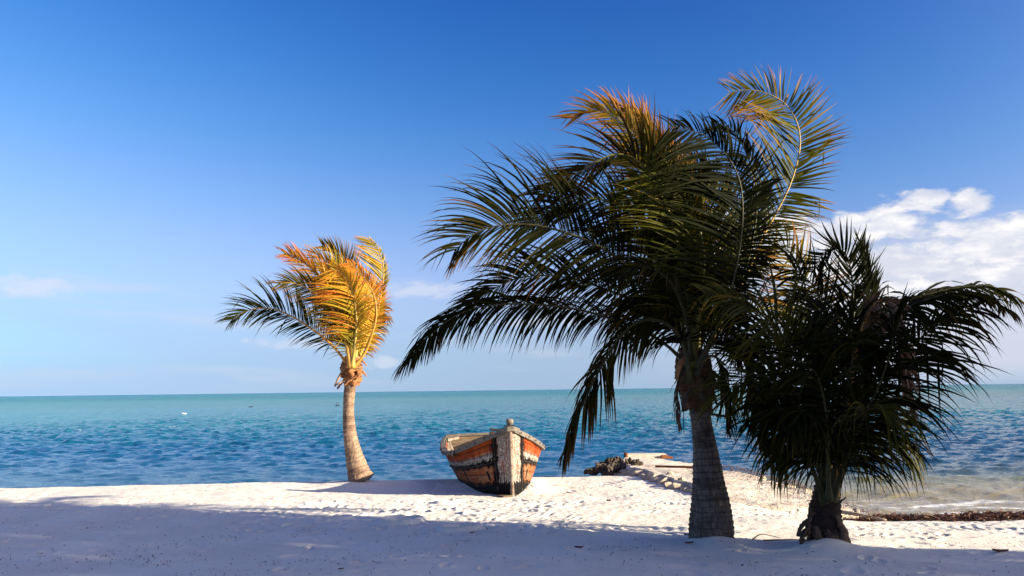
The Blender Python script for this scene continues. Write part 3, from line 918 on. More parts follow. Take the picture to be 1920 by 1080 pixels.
# =========== big palm
Y1_ = 9.32
org1 = np.array([P1B[0], P1B[1], P1B[2]])
palm1 = empty('palm_tree', org1)
tag(palm1, 'tallest palm with thick grey trunk flaring at its foot and dark wind-swept crown', 'palm tree', 'coconut palms on the beach')
trunk(palm1, W([(1333, 1012), (1333, 985), (1332, 950), (1328, 900), (1322, 840), (1315, 790), (1309, 740), (1304, 700), (1300, 672)], Y1_),
      np.array([41, 40.5, 36.5, 28, 21.5, 18.5, 22, 25, 20]) / F * Y1_, org1, TRUNK_B, 0.055, 0.10, 1)
CC = [1302, 690]
FN = (0.0, -1.0, 0.15)
UPN = (-0.1, -0.35, 1.0)
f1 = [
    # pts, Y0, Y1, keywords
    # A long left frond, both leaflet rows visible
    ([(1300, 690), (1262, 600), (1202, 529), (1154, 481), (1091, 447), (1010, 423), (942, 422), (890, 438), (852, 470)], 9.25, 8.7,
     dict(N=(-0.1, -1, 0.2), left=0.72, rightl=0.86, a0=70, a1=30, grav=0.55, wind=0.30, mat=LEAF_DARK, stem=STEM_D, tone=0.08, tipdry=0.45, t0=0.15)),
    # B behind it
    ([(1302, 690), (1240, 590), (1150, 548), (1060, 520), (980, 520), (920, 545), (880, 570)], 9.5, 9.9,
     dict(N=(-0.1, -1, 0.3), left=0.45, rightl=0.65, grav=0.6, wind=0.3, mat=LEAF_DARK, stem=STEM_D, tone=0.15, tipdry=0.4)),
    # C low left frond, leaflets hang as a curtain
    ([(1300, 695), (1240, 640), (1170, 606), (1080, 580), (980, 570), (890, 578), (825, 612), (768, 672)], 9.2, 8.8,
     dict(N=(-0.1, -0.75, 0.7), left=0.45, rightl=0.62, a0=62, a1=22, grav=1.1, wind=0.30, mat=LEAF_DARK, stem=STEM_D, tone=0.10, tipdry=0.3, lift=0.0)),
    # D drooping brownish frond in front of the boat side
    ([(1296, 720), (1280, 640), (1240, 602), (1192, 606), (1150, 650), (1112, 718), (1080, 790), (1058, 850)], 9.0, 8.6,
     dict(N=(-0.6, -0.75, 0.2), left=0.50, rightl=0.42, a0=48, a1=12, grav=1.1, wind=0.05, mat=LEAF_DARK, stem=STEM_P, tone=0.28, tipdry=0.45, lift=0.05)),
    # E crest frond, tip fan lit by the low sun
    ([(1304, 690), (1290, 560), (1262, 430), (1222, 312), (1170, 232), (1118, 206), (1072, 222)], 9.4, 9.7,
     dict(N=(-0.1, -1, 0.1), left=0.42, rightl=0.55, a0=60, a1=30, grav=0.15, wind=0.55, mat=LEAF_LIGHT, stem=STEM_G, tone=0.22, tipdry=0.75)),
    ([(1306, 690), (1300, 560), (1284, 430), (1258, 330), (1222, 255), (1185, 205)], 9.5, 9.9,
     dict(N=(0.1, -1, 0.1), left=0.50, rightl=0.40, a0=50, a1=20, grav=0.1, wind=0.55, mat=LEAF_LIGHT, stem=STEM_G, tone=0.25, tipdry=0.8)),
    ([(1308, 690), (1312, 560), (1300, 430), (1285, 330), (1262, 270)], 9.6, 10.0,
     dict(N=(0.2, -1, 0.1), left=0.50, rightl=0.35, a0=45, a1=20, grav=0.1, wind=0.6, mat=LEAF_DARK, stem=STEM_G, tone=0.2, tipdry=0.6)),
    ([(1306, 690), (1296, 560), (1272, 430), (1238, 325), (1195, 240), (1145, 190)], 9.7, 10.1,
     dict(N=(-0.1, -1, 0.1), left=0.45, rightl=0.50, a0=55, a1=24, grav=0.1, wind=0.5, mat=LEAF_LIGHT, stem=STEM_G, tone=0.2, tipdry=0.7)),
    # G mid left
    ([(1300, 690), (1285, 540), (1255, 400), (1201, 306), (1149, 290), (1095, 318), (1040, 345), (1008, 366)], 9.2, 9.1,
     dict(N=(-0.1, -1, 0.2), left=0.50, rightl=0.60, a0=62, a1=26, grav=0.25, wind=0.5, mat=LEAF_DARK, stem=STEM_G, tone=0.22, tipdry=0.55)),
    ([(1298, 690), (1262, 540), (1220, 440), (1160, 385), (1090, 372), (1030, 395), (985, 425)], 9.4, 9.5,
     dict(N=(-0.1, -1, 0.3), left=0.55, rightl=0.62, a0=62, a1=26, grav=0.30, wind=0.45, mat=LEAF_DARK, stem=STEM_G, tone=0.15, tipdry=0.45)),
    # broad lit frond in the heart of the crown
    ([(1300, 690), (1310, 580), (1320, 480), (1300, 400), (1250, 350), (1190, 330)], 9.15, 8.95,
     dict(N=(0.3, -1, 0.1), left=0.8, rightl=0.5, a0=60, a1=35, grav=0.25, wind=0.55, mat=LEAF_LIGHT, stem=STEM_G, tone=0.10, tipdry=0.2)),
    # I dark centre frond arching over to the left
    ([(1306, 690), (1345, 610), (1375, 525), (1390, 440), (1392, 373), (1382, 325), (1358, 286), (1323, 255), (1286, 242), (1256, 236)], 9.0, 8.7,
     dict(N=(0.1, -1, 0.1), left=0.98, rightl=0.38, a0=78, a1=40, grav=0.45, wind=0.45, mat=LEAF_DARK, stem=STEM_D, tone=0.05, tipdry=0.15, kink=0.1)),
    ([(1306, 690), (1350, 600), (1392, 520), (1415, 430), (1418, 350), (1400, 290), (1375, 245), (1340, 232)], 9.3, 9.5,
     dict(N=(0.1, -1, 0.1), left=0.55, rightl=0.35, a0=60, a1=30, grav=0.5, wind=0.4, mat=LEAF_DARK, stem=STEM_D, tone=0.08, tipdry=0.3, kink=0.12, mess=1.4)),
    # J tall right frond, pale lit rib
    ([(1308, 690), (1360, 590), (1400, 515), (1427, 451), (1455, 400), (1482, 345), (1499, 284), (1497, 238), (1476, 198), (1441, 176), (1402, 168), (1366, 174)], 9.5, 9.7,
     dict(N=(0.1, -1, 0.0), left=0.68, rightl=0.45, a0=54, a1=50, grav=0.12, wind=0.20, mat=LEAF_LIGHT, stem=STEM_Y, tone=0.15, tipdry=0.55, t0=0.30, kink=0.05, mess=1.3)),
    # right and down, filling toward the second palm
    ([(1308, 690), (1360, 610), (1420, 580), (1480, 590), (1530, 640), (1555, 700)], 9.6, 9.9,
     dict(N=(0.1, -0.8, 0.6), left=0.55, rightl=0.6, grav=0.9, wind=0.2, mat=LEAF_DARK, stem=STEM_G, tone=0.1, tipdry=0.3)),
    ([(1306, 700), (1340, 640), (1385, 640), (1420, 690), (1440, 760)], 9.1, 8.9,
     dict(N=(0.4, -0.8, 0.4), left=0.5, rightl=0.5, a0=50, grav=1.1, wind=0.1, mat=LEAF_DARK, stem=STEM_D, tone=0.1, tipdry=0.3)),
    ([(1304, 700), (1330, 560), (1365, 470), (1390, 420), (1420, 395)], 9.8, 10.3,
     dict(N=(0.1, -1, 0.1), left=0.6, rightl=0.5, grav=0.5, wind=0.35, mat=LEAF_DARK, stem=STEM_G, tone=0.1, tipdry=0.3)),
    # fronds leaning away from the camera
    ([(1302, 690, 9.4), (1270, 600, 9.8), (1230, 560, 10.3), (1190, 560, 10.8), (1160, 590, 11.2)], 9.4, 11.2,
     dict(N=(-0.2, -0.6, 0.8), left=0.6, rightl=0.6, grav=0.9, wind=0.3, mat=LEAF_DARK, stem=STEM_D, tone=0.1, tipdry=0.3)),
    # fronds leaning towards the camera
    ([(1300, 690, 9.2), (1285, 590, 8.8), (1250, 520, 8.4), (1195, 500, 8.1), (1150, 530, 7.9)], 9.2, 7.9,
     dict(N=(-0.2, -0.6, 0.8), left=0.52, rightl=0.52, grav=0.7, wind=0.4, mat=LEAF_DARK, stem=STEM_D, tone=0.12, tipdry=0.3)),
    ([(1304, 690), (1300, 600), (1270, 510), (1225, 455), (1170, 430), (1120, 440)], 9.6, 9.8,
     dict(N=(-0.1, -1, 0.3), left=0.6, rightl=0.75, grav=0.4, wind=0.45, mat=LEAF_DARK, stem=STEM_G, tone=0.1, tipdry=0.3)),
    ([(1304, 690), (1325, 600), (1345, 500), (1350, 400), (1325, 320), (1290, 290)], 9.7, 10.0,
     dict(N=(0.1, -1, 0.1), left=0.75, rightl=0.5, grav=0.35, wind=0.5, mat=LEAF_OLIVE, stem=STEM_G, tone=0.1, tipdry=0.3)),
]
f1 += [
    ([(1304, 705), (1328, 668), (1352, 680), (1362, 730), (1366, 800)], 9.0, 8.85,
     dict(N=(0.7, -0.6, 0.2), left=0.30, rightl=0.30, a0=40, a1=12, grav=1.4, wind=0.0, mat=LEAF_DARK, stem=STEM_D, tone=0.2, tipdry=0.4, mess=1.5, t0=0.3)),
    ([(1300, 712), (1284, 690), (1272, 712), (1270, 760), (1276, 800)], 9.1, 9.05,
     dict(N=(-0.7, -0.6, 0.2), left=0.16, rightl=0.16, a0=36, a1=12, grav=1.5, wind=0.0, mat=LEAF_DEAD, stem=STEM_D, tone=0.0, tipdry=0.3, mess=1.6, t0=0.35, label='short dead frond hanging along the trunk')),
    ([(1306, 700), (1336, 645), (1382, 650), (1412, 705), (1424, 775), (1428, 830)], 9.2, 9.1,
     dict(N=(0.4, -0.8, 0.3), left=0.42, rightl=0.36, a0=50, a1=14, grav=1.3, wind=0.1, mat=LEAF_DARK, stem=STEM_D, tone=0.1, tipdry=0.3, mess=1.3, t0=0.25)),
]
for i, (p_, ya, yb, kw) in enumerate(f1):
    frond(palm1, W(p_, ya, yb), seed=200 + i, org=org1, **kw)


def crown_shaft(parent, org, c0, c1, Yd, r, mat, matf, seed, nh=6):
    """fibre covered heart of the crown with leaf bases wrapped round it"""
    rg = np.random.default_rng(seed)
    a = at(c0[0], c0[1], Yd); b_ = at(c1[0], c1[1], Yd)
    n, m = 22, 26
    V_ = []
    for i in range(n):
        f = i / (n - 1); p = a + (b_ - a) * f
        rr = r * (0.85 + 0.5 * math.sin(f * 2.6) - 0.25 * f)
        for j in range(m):
            th = 2 * math.pi * j / m
            k_ = rr * (1 + 0.16 * math.sin(th * 5 + f * 7) + 0.10 * rg.normal())
            V_.append(p + np.array([math.cos(th) * k_, math.sin(th) * k_, 0.02 * rg.normal()]))
    i = (np.arange(n - 1) * m)[:, None]; k_ = np.arange(m)[None]
    a_ = i + k_; b2 = i + (k_ + 1) % m
    mesh_np('fibre_mat', np.array(V_), np.stack([a_, b2, b2 + m, a_ + m], 2).reshape(-1, 4), parent, mat, True, None, org)
    for q in range(nh):
        th = rg.uniform(0, 6.28); f = rg.uniform(0.0, 0.8); p = a + (b_ - a) * f
        dd = np.array([math.cos(th), math.sin(th) - 0.2, rg.uniform(-0.4, 0.6)])
        flap(parent, 'leaf_sheath', p + nrm(dd) * r * 0.8, dd, rg.uniform(0.16, 0.34), rg.uniform(0.05, 0.10), matf, org, seed * 10 + q, 1.4, 0.7, rg.normal(0, 0.8))


crown_shaft(palm1, org1, (1310, 770), (1300, 655), Y1_, 0.155, FIBRE, HUSK_D, 3, 9)
flap(palm1, 'leaf_sheath', at(1290, 668, 9.1), (-0.8, -0.3, 0.35), 0.34, 0.10, FIBRE_O, org1, 31, 2.2, 0.7, 0.5, 'orange brown dry leaf sheath')
flap(palm1, 'leaf_sheath', at(1292, 730, 9.1), (-0.7, -0.3, -0.4), 0.26, 0.09, HUSK_D, org1, 32, 1.6, 0.6, 0.2)
flap(palm1, 'leaf_sheath', at(1286, 745, 9.1), (-0.15, -0.1, -1), 0.36, 0.055, HUSK_D, org1, 33, 0.6, 0.5, 0.6)
flap(palm1, 'leaf_sheath', at(1328, 775, 9.1), (1, -0.2, 0.05), 0.20, 0.06, HUSK_D, org1, 34, 0.3, 0.5, 0.2)
flap(palm1, 'leaf_sheath', at(1345, 700, 9.1), (0.3, -0.2, -0.9), 0.42, 0.07, HUSK, org1, 35, 0.6, 0.5, 0.6)

# =========== low palm on the right
Y2_ = 9.0
org2 = np.array([P2B[0], P2B[1], P2B[2]])
palm2 = empty('palm_tree', org2)
tag(palm2, 'low bushy dark palm beside the tallest one, stubby trunk with dead sheaths at its foot', 'palm tree', 'coconut palms on the beach')
trunk(palm2, W([(1546, 1016), (1546, 985), (1548, 950), (1552, 905), (1554, 880)], Y2_), np.array([30, 31, 27, 21, 17]) / F * Y2_, org2, plain_mat('palm_stump_bark', (0.018, 0.012, 0.01), (0.05, 0.03, 0.022), 20, 0.95, 0.01), 0.05, 0.25, 2)
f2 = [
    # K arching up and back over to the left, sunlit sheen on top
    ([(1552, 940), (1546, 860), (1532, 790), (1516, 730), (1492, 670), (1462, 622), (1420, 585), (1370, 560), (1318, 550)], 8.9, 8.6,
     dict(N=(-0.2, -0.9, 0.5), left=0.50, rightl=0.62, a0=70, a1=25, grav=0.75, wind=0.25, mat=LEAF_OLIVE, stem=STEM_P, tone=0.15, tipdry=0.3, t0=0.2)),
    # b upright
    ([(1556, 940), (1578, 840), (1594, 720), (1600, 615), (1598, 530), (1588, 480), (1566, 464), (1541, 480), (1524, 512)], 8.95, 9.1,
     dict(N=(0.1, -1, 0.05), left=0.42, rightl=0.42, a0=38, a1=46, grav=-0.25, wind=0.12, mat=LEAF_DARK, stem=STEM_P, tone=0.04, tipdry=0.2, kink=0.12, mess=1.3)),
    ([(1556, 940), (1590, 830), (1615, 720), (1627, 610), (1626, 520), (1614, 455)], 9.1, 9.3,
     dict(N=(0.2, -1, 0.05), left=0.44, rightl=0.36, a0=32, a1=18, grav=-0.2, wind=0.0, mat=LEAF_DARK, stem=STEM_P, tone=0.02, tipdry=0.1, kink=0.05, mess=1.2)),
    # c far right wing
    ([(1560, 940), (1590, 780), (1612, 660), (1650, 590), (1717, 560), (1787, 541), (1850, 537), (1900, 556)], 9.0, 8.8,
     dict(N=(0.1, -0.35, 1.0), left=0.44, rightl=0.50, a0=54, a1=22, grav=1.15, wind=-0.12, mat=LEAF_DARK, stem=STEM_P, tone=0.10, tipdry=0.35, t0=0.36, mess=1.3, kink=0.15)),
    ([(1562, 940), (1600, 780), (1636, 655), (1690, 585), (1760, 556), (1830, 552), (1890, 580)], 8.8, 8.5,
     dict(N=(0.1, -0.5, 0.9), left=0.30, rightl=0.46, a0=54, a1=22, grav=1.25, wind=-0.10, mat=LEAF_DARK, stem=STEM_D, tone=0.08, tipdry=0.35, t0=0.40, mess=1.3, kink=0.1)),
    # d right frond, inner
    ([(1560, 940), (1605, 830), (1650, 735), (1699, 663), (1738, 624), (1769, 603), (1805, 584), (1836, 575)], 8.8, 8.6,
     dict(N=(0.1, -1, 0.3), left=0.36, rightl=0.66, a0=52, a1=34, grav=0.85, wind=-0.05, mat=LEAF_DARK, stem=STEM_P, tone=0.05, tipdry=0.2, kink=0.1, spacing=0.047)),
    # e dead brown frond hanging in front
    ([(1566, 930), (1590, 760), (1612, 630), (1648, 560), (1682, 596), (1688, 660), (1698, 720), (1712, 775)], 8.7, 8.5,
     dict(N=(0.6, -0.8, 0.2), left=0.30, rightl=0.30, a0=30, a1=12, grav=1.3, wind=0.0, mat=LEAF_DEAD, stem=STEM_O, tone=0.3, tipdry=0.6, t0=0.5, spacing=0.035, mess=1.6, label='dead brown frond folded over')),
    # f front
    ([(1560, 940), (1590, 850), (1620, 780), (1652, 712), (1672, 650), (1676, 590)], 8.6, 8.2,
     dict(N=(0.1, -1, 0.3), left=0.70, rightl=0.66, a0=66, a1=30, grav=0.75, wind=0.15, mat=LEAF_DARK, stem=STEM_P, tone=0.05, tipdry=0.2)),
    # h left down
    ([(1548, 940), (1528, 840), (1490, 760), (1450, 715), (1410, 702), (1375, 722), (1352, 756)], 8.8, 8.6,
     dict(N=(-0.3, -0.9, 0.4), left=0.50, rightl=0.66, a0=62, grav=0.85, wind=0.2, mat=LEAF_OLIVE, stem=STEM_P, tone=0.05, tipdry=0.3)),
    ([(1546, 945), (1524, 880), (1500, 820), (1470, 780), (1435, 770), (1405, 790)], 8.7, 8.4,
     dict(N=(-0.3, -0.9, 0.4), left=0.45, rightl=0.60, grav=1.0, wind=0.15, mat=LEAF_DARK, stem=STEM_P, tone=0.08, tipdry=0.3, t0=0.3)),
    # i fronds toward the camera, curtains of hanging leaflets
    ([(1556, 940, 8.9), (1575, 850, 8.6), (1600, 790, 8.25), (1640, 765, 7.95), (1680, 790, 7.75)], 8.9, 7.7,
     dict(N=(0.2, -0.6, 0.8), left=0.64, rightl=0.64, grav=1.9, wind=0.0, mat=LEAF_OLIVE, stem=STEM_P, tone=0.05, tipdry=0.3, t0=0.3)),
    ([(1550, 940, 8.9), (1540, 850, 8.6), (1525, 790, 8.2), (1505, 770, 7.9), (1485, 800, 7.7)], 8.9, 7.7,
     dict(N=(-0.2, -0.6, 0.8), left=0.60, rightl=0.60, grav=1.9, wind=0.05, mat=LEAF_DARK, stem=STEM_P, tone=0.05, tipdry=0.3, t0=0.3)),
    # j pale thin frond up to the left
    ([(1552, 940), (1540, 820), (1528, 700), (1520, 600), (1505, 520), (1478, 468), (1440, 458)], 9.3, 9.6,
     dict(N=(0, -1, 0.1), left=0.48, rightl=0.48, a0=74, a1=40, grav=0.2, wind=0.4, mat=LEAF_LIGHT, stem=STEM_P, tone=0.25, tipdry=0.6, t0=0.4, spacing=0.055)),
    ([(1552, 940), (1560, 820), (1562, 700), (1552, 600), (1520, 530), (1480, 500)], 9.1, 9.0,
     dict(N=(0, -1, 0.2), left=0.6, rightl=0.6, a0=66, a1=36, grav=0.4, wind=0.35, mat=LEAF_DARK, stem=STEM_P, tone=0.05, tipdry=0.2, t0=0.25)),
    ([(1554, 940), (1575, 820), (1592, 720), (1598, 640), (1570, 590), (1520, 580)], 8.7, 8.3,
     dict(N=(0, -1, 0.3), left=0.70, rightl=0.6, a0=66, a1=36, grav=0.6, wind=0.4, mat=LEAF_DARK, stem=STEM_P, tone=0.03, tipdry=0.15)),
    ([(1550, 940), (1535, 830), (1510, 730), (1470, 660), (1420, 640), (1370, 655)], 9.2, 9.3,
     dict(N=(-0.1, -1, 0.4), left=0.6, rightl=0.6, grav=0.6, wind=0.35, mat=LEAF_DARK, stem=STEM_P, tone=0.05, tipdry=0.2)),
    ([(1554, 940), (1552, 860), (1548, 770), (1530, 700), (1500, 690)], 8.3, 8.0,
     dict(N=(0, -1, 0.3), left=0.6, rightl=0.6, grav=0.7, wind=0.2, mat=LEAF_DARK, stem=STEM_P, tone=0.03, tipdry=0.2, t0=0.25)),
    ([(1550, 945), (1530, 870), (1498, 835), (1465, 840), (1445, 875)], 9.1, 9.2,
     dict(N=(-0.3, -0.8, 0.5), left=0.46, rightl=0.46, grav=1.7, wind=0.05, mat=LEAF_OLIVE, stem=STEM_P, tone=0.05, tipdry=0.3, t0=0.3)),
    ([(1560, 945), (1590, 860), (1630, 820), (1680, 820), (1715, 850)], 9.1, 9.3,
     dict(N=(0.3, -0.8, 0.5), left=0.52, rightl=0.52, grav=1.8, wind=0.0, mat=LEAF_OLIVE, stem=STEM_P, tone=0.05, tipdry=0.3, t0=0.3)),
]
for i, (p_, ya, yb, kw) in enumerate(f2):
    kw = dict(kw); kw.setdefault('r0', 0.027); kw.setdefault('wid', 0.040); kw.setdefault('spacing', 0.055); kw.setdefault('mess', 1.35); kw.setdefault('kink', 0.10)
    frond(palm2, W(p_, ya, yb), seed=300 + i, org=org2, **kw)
for i, (px, py, d, L_, w_, mt, dr) in enumerate((
        (1530, 960, (-0.8, -0.3, 0.35), 0.30, 0.06, HUSK_D, 2.2), (1520, 970, (-1, -0.2, 0.0), 0.26, 0.07, HUSK_D, 1.2), (1522, 985, (-0.9, -0.5, -0.1), 0.24, 0.09, HUSK_D, 0.8),
        (1562, 955, (0.5, -0.3, -0.3), 0.42, 0.15, HUSK_D, 1.3), (1560, 985, (0.6, -0.4, -0.5), 0.22, 0.10, HUSK_D, 0.6), (1566, 950, (0.6, -0.2, 0.6), 0.14, 0.05, HUSK_D, 0.2),
        (1538, 940, (-0.5, -0.2, 0.9), 0.26, 0.05, HUSK_D, 2.4), (1540, 1000, (-0.4, -0.8, 0.1), 0.20, 0.14, HUSK_D, 1.2), (1552, 905, (0.0, -0.8, 0.35), 0.22, 0.16, HUSK, 0.8),
        (1515, 990, (-0.8, -0.4, 0.3), 0.22, 0.08, HUSK_D, 2.0), (1550, 990, (0.1, -0.9, 0.3), 0.2, 0.14, HUSK_D, 1.6), (1534, 985, (-0.5, -0.8, 0.5), 0.2, 0.12, HUSK_D, 2.0))):
    flap(palm2, 'dead_sheath', at(px, py, 8.88), d, L_, w_, mt, org2, 400 + i, dr, 0.6, 0.4)

# =========== small golden palm on the left
Y0_ = 15.5
org0 = np.array([P0B[0], P0B[1], P0B[2]])
palm0 = empty('palm_tree', org0)
tag(palm0, 'small sunlit palm left of the boat, slim curved trunk and golden orange fronds blown leftwards', 'palm tree', 'coconut palms on the beach')
trunk(palm0, W([(684, 906), (677, 898), (671, 880), (663, 850), (655.5, 810), (653.5, 770), (655.5, 732), (658, 716), (660, 700)], Y0_),
      np.array([24, 22.5, 19.5, 15.5, 11.8, 9.8, 10.6, 10.2, 10]) / F * Y0_, org0, TRUNK_S, 0.085, 0.12, 5)
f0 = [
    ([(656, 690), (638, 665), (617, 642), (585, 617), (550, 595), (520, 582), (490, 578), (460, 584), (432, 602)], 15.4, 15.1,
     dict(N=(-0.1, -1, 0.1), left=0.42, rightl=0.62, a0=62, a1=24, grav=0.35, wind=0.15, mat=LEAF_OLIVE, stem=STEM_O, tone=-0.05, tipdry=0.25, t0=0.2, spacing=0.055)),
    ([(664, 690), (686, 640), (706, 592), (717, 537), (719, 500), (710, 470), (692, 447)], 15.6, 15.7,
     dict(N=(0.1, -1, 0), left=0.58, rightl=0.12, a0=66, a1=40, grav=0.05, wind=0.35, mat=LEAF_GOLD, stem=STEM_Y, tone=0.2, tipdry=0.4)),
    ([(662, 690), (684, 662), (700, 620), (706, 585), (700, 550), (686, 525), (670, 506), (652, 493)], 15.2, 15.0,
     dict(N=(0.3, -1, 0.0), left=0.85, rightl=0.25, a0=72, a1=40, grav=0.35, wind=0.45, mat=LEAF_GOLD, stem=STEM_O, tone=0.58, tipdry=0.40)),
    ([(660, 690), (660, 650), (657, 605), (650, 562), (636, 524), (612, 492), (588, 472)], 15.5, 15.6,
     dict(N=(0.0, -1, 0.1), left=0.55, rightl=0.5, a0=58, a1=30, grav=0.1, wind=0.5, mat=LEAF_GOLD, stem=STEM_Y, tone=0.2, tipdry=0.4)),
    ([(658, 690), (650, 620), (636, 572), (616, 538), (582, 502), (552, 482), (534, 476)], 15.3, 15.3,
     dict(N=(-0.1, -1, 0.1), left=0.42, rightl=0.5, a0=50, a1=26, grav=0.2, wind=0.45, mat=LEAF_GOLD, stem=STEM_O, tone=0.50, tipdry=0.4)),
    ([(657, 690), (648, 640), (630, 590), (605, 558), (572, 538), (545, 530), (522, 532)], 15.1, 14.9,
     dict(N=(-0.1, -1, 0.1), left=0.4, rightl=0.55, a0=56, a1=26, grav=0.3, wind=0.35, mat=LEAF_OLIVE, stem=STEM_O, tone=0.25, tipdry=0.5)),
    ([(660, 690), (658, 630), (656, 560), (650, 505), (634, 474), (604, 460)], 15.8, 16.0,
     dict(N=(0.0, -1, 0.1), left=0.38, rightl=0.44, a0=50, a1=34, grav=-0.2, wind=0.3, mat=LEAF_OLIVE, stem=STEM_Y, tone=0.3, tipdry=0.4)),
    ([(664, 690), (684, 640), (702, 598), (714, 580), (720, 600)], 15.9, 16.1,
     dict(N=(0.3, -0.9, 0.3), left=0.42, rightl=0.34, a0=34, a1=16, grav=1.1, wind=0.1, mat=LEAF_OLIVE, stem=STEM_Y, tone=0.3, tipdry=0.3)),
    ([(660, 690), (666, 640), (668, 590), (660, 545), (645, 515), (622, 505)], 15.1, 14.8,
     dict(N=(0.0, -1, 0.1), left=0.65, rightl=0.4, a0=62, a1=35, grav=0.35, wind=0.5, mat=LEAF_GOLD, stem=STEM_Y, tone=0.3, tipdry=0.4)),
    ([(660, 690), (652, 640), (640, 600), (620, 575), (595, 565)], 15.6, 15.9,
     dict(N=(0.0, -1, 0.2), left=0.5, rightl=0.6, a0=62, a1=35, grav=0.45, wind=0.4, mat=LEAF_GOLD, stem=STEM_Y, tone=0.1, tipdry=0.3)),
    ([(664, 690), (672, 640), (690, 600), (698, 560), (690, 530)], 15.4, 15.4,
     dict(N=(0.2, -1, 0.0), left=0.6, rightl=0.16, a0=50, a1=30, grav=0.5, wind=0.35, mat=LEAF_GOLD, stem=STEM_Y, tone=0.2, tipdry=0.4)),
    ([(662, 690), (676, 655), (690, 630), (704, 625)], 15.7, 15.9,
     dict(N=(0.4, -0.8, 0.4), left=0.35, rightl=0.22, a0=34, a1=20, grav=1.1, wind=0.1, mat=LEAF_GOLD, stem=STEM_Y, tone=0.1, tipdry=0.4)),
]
for i, (p_, ya, yb, kw) in enumerate(f0):
    kw = dict(kw); kw.setdefault('spacing', 0.045); kw.setdefault('r0', 0.035)
    frond(palm0, W(p_, ya, yb), seed=500 + i, org=org0, **kw)
crown_shaft(palm0, org0, (659, 722), (661, 668), Y0_, 0.15, FIBRE_O, FIBRE_O, 7, 7)
flap(palm0, 'leaf_sheath', at(645, 690, 15.3), (-0.6, -0.3, -0.7), 0.38, 0.09, HUSK, org0, 71, 0.8, 0.6, 0.4)
flap(palm0, 'leaf_sheath', at(655, 712, 15.2), (-0.8, -0.4, -0.1), 0.26, 0.07, HUSK, org0, 72, 0.5, 0.6, 0.4)
flap(palm0, 'leaf_sheath', at(676, 700, 15.2), (-0.9, -0.3, -0.3), 0.36, 0.10, FIBRE_O, org0, 73, 0.5, 0.6, 0.4)
flap(palm0, 'leaf_sheath', at(652, 688, 15.2), (0.9, -0.3, 0.0), 0.30, 0.05, HUSK, org0, 74, 0.2, 0.6, 0.4)

# ------------------------------------------------------------------ stone jetty
LIME = plain_mat('limestone', (0.36, 0.29, 0.20), (0.56, 0.48, 0.36), 6, 0.95, 0.02)
LIME_D = plain_mat('weathered_dark_rock', (0.035, 0.028, 0.022), (0.13, 0.10, 0.075), 5, 0.9, 0.03)
CONC = plain_mat('old_concrete', (0.50, 0.42, 0.32), (0.66, 0.58, 0.47), 5, 0.9, 0.012)
RUST = plain_mat('rusty_iron', (0.10, 0.03, 0.012), (0.26, 0.09, 0.03), 12, 0.8, 0.004)
WOODG = plain_mat('grey_driftwood', (0.20, 0.16, 0.12), (0.46, 0.38, 0.29), 8, 0.85, 0.004, (1, 6, 6))

# edges in plan: left edge and right edge x for depth y
JY = np.array([11.2, 12.1, 13.2, 14.1, 15.2, 16.2, 17.2, 18.0, 18.8, 19.2])
JL = np.array([2.95, 2.90, 2.78, 2.62, 2.50, 2.32, 2.12, 2.20, 2.35, 2.45])
JR = np.array([4.75, 4.62, 4.50, 4.42, 4.25, 4.02, 3.75, 3.45, 3.28, 3.22])
jx = np.arange(1.4, 5.6, 0.022); jy = np.arange(10.9, 19.6, 0.026)
JX, JYY = np.meshgrid(jx, jy)
le = np.interp(JYY, JY, JL) + 0.10 * fbm(JYY * 2.1, JYY * 0 + 3, 80, 4)
re = np.interp(JYY, JY, JR) + 0.16 * fbm(JYY * 1.7, JYY * 0 + 7, 84, 4)
topz = 0.10 + 0.028 * fbm(JX * 1.3, JYY * 1.3, 90, 5) + 0.012 * fbm(JX * 8, JYY * 8, 95, 3) + 0.03 * sst(JYY, 15, 18)
topz = topz - 0.14 * sst(JYY, 13.6, 11.4) - 0.05 * sst(JX - re, -0.9, 0.0)
inl = sst(JX - le, -0.07, 0.03); inr = sst(JX - re, 0.12, -0.10); inf = sst(JYY, 19.25, 19.05); inn = sst(JYY, 11.0, 12.0)
inside = inl * inr * inf
JZ = -0.75 + (topz + 0.75) * inside
JZ = JZ * inn + (-0.75) * (1 - inn)


def jetty_material():
    m, k, out = new_mat('jetty_top')
    g_ = k.n('ShaderNodeNewGeometry'); pos = g_.outputs['Position']
    n1 = k.noise(k.vmul(pos, (1, 1.3, 1)), 2.2, 6, 0.65); n2 = k.noise(pos, 22, 5, 0.65); n3 = k.noise(pos, 90, 3, 0.6)
    col = k.mix(k.step(n1, 0.40, 0.62), (0.56, 0.47, 0.37), (0.71, 0.64, 0.54))
    col = k.mix(k.math('MULTIPLY', k.step(n2, 0.55, 0.72), 0.38), col, (0.34, 0.24, 0.17))
    col = k.mix(k.math('MULTIPLY', k.step(n3, 0.55, 0.75), 0.4), col, (0.24, 0.18, 0.13))
    sp = k.n('ShaderNodeSeparateXYZ'); k.l(pos, sp.inputs[0])
    col = k.mix(k.math('MULTIPLY', k.step(sp.outputs[2], -0.12, -0.3), 0.8), col, (0.05, 0.04, 0.03))
    principled(k, out, col, 0.95, k.bump(n3, 0.7, 0.008, k.bump(n2, 0.8, 0.03)), 0.15)
    return m


jetty = empty('stone_jetty', (3.3, 15.0, 0.0))
tag(jetty, 'low crumbling stone jetty covered in sand running out into the sea', 'jetty')
mesh_np('core', np.stack([JX.ravel(), JYY.ravel(), JZ.ravel()], 1), grid_faces(len(jx), len(jy)), jetty, jetty_material(), True, None, (3.3, 15.0, 0))


